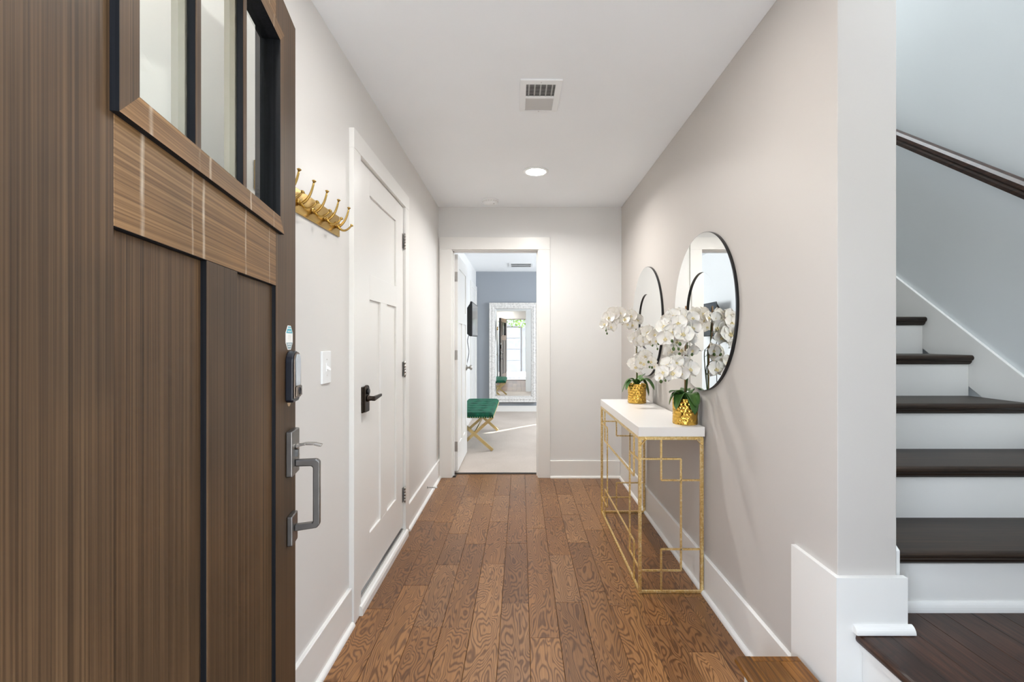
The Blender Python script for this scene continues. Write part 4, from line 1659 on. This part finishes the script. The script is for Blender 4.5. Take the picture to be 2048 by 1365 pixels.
for i in range(nx + 1):
    for j in range(ny + 1):
        x = -BW + 2 * BW * i / nx
        y = -BL + 2 * BL * j / ny
        vs.append((x, y, cush(x, y)))
for i in range(nx):
    for j in range(ny):
        a = i * (ny + 1) + j
        fs.append((a, a + ny + 1, a + ny + 2, a + 1))
m.add(vs, fs, 0, True)
m.box(-BW, BW, -BL, BL, zb, zb + 0.03)
m.build('seat', 'velvet', gb)
for tx, ty in tufts:
    m = MB()
    m.sphere((tx, ty, cush(tx, ty) + 0.002), 0.009, 8, 6, 0, (1, 1, 0.5))
    m.build('button', 'velvet', gb)
m = MB()
for s in (-1, 1):
    for k in range(50):
        m.sphere((s * BW, -BL + 0.02 + k * (2 * BL - 0.04) / 49, zb + 0.008), 0.006, 6, 4)
    for k in range(16):
        m.sphere((-BW + 0.02 + k * (2 * BW - 0.04) / 15, s * BL, zb + 0.008), 0.006, 6, 4)
tag(m.build('nailheads', 'bench_gold', gb), kind='stuff')
for y in (-BL + 0.05, BL - 0.10):
    for s in (-1, 1):
        m = MB()
        a, b = Vector((-s * BW, y + 0.012 * s, 0.0)), Vector((s * (BW - 0.01), y + 0.012 * s, zb))
        tt = (b - a).normalized()
        m.bar(a + tt * 0.012, b, 0.022, 0.034, up=(0, 0, 1))
        m.build('leg', 'bench_gold', gb, 0.001)
    m = MB()
    m.lathe([(0.017, y - 0.032), (0.017, y + 0.032)], (0, 0, zb / 2), 16, 1)
    m.build('pivot', 'bench_gold', gb)
m = MB()
m.tube([(0, -BL + 0.05, zb / 2), (0, BL - 0.10, zb / 2)], 0.010, 8)
m.build('stretcher', 'bench_gold', gb)

bmir = thing('framed_mirror', 'tall mirror in carved whitewashed frame against the blue grey wall', 'mirror', (-0.135, YW - 0.036, 0.172))
bmir.rotation_euler = (R(-0.40), 0, R(0.20))
HW, HH, FWD = 0.415, 1.722, 0.105
pr = [(0.0, 0.004), (0.0, -0.030), (0.010, -0.036), (0.020, -0.030), (0.028, -0.026), (0.060, -0.032), (0.086, -0.024), (0.094, -0.028), (FWD, -0.016), (FWD, 0.004)]


def frame_side(axis_pts):
    """axis_pts: two corners (outer), in order; profile goes inwards with a mitre"""
    (x0, z0), (x1, z1) = axis_pts
    d = Vector((x1 - x0, z1 - z0)).normalized()
    inw = Vector((-d.y, d.x))
    m = MB()
    ns = max(2, int(Vector((x1 - x0, z1 - z0)).length / 0.02))
    L_ = Vector((x1 - x0, z1 - z0)).length
    vs, fs = [], []
    for i in range(ns + 1):
        for k, (w_, y_) in enumerate(pr):
            s = w_ + (L_ - 2 * w_) * i / ns
            e = 0
            if 3 <= k <= 6:
                e = -0.004 * abs(math.sin(s * 60)) * (1 if k in (4, 5) else 0.5)
            vs.append((x0 + d.x * s + inw.x * w_, y_ + e, z0 + d.y * s + inw.y * w_))
    nk = len(pr)
    for i in range(ns):
        for k in range(nk):
            k2 = (k + 1) % nk
            fs.append((i * nk + k, i * nk + k2, (i + 1) * nk + k2, (i + 1) * nk + k))
    m.add(vs, fs)
    return m


cs_ = [(-HW, 0), (HW, 0), (HW, HH), (-HW, HH)]
for k in range(4):
    frame_side((cs_[k], cs_[(k + 1) % 4])).build('frame_side', 'whitewash', bmir)
gx, gz0, gz1, bv = HW - FWD + 0.004, FWD - 0.004, HH - FWD + 0.004, 0.022
m = MB()
m.add([(-gx + bv, -0.010, gz0 + bv), (gx - bv, -0.010, gz0 + bv), (gx - bv, -0.010, gz1 - bv), (-gx + bv, -0.010, gz1 - bv)], [(0, 1, 2, 3)])
m.build('mirror_glass', 'mirror', bmir)
m = MB()
o_ = [(-gx, -0.0085, gz0), (gx, -0.0085, gz0), (gx, -0.0085, gz1), (-gx, -0.0085, gz1)]
i_ = [(-gx + bv, -0.010, gz0 + bv), (gx - bv, -0.010, gz0 + bv), (gx - bv, -0.010, gz1 - bv), (-gx + bv, -0.010, gz1 - bv)]
m.add(o_ + i_, [(k, (k + 1) % 4, (k + 1) % 4 + 4, k + 4) for k in range(4)])
m.build('bevel_strip', 'mirror', bmir)

rg = thing('return_grille', 'white return air grille in the bedroom ceiling', 'vent', (0.0, 7.46, ZC))
m = MB()
for a in ((-0.19, 0.19, -0.20, -0.16), (-0.19, 0.19, 0.16, 0.20), (-0.19, -0.155, -0.16, 0.16), (0.155, 0.19, -0.16, 0.16), (-0.155, 0.155, -0.008, 0.008)):
    m.box(a[0], a[1], a[2], a[3], -0.010, 0)
m.build('frame', 'plastic', rg, 0.001)
m = MB()
m.box(-0.155, 0.155, -0.16, 0.16, -0.0015, -0.0005)
m.build('duct_back', 'grille_dark', rg)
for k in range(14):
    y = -0.148 + k * 0.0228
    m = MB()
    m.add([(-0.155, y, -0.009), (0.155, y, -0.009), (0.155, y + 0.016, -0.0025), (-0.155, y + 0.016, -0.0025),
           (-0.155, y + 0.005, -0.009), (0.155, y + 0.005, -0.009), (0.155, y + 0.019, -0.0025), (-0.155, y + 0.019, -0.0025)],
          [(0, 1, 2, 3), (4, 7, 6, 5), (0, 4, 5, 1), (1, 5, 6, 2), (2, 6, 7, 3), (3, 7, 4, 0)])
    m.build('slat', 'plastic', rg)

# unseen window and two curtains, added so their gap lets a sun streak in
wn = thing('window_1', 'added unseen bedroom window in the blue grey wall behind its curtains', 'window', kind='structure')
m = MB()
for a in ((WX0, WX0 + 0.04, WZ0, WZ1), (WX1 - 0.04, WX1, WZ0, WZ1), (WX0 + 0.04, WX1 - 0.04, WZ0, WZ0 + 0.04), (WX0 + 0.04, WX1 - 0.04, WZ1 - 0.04, WZ1)):
    m.box(a[0], a[1], YW + 0.05, YW + 0.09, a[2], a[3])
m.build('frame', 'trim', wn)
m = MB()
m.box(WX0 + 0.04, WX1 - 0.04, YW + 0.068, YW + 0.072, WZ0 + 0.04, WZ1 - 0.04)
m.build('pane', 'glass', wn)
for a, b, lab in ((0.92, 1.438, 'added pale curtain on the mirror side of the bedroom window'), (1.462, 1.98, 'added pale curtain on the far right of the bedroom window')):
    m = MB()
    n_ = 60
    vs, fs = [], []
    for k in range(n_ + 1):
        xx = a + (b - a) * k / n_
        yy = YW - 0.07 + 0.016 * math.sin(k * 0.9)
        pull = 0.055 * ((k / n_) if a < 1 else (k / n_ - 1))       # drawn a little further apart at the top
        vs += [(xx, yy, 0.03), (xx - pull, yy, 2.43), (xx, yy + 0.004, 0.03), (xx - pull, yy + 0.004, 2.43)]
    for k in range(n_):
        q = k * 4
        fs += [(q, q + 4, q + 5, q + 1), (q + 2, q + 3, q + 7, q + 6), (q + 1, q + 5, q + 7, q + 3), (q, q + 2, q + 6, q + 4)]
    m.add(vs, fs, 0, True)
    tag(m.build('curtain', 'curtain'), lab, 'curtain', 'bedroom curtains')

# unseen window above the landing, added to brighten the stairs
w2 = thing('window_2', 'added window above the landing to light the stairs', 'window', kind='structure')
m = MB()
for a in ((1.55, 1.60, 2.20, 3.70), (1.90, 1.95, 2.20, 3.70), (1.60, 1.90, 2.20, 2.25), (1.60, 1.90, 3.65, 3.70), (1.60, 1.90, 2.93, 2.97)):
    m.box(a[0], a[1], 0.25, 0.29, a[2], a[3])
m.build('frame', 'trim', w2)
m = MB()
m.box(1.60, 1.90, 0.268, 0.272, 2.25, 3.65)
m.build('pane', 'glass', w2)

for nm, lab, xa, xb in (('window_3', 'added narrow sidelight window on the hinge side of the front door', SL0, SL1),
                        ('window_4', 'added wider sidelight window on the stair side of the front door', SR0, SR1)):
    w3 = thing(nm, lab, 'window', kind='structure')  # sidelights are unseen, added to let in more daylight
    m = MB()
    for a in ((xa, xa + 0.025, SLZ0, SLZ1), (xb - 0.025, xb, SLZ0, SLZ1), (xa + 0.025, xb - 0.025, SLZ0, SLZ0 + 0.03), (xa + 0.025, xb - 0.025, SLZ1 - 0.03, SLZ1)):
        m.box(a[0], a[1], 0.25, 0.29, a[2], a[3])
    m.build('frame', 'trim', w3)
    m = MB()
    m.box(xa + 0.025, xb - 0.025, 0.268, 0.272, SLZ0 + 0.03, SLZ1 - 0.03)
    m.build('pane', 'glass', w3)

# ------------------------------------------------------------------ outside, as the bedroom mirror shows it
gr = MB()
gr.box(-12, 14, -16, YF0 - 0.03, -0.25, -0.10)
struct('ground', gr, 'concrete', 'pale paved ground outside the front door', 'ground')
po = MB()
po.box(-1.2, 1.6, -1.2, YF0 - 0.03, -0.10, -0.03)
struct('porch', po, 'concrete', 'pale concrete porch slab outside the front door', 'porch')
gv = MB()
rnd = random.Random(4)
for k in range(900):
    x, y = rnd.uniform(-1.6, 1.8), rnd.uniform(-2.6, -1.3)
    s = rnd.uniform(0.02, 0.045)
    gv.sphere((x, y, -0.10 + s * 0.4), s, 6, 4, 0, (1, rnd.uniform(0.7, 1.2), 0.6))
tag(gv.build('gravel_bed', 'gravel'), 'bed of grey gravel outside the front door', 'gravel', None, 'stuff')
nb = thing('garage', 'pale neighbouring garage outside, seen in the bedroom mirror', 'building', (0, -7.5, -0.10))
m = MB()
m.box(-4.5, 5.5, -4.0, 0.0, 0, 4.2)
m.build('wall', 'siding', nb)
m = MB()
m.box(-1.15, 0.12, 0.0, 0.03, 0.0, 2.25)
m.build('garage_door', 'siding', nb)
for za in (0.02, 0.58, 1.14, 1.70):
    m = MB()
    m.box(-1.10, 0.07, 0.03, 0.05, za, za + 0.535)
    m.build('door_panel', 'siding', nb, 0.006)
m = MB()
m.box(0.12, 0.15, 0.0, 0.06, 0, 2.27)
m.box(-1.15, 0.15, 0.0, 0.06, 2.25, 2.28)
m.build('door_frame', 'grille_dark', nb)
m = MB()
m.box(0.55, 0.75, 0.0, 0.12, 0, 4.2)
m.build('corner_board', 'siding', nb)
tr = thing('tree', 'bright green leafy tree hanging over the garage', 'tree', (2.6, -5.2, -0.10))
m = MB()
m.tube([(0, 0, 0), (-0.05, 0, 1.5), (-0.5, 0.1, 2.9), (-1.6, 0.1, 3.6), (-2.8, 0, 3.7)], [0.14, 0.11, 0.08, 0.05, 0.02], 10)
m.build('trunk', 'bark', tr)
m = MB()
for k in range(3600):
    x, y = rnd.uniform(-4.2, 1.4), rnd.uniform(-0.9, 0.9)
    z = rnd.uniform(2.28, 4.4) + 0.10 * math.sin(3 * x)
    d = Vector((rnd.uniform(-1, 1), rnd.uniform(-1, 1), rnd.uniform(-1, 0.3))).normalized()
    s = d.cross(Vector((rnd.uniform(-1, 1), rnd.uniform(-1, 1), rnd.uniform(-1, 1)))).normalized()
    p = Vector((x, y, z))
    L_, W_ = rnd.uniform(0.07, 0.13), rnd.uniform(0.03, 0.05)
    m.add([p, p + d * L_ * 0.5 + s * W_, p + d * L_, p + d * L_ * 0.5 - s * W_], [(0, 1, 2, 3)])
tag(m.build('foliage', 'tree_leaf', tr), kind='stuff')
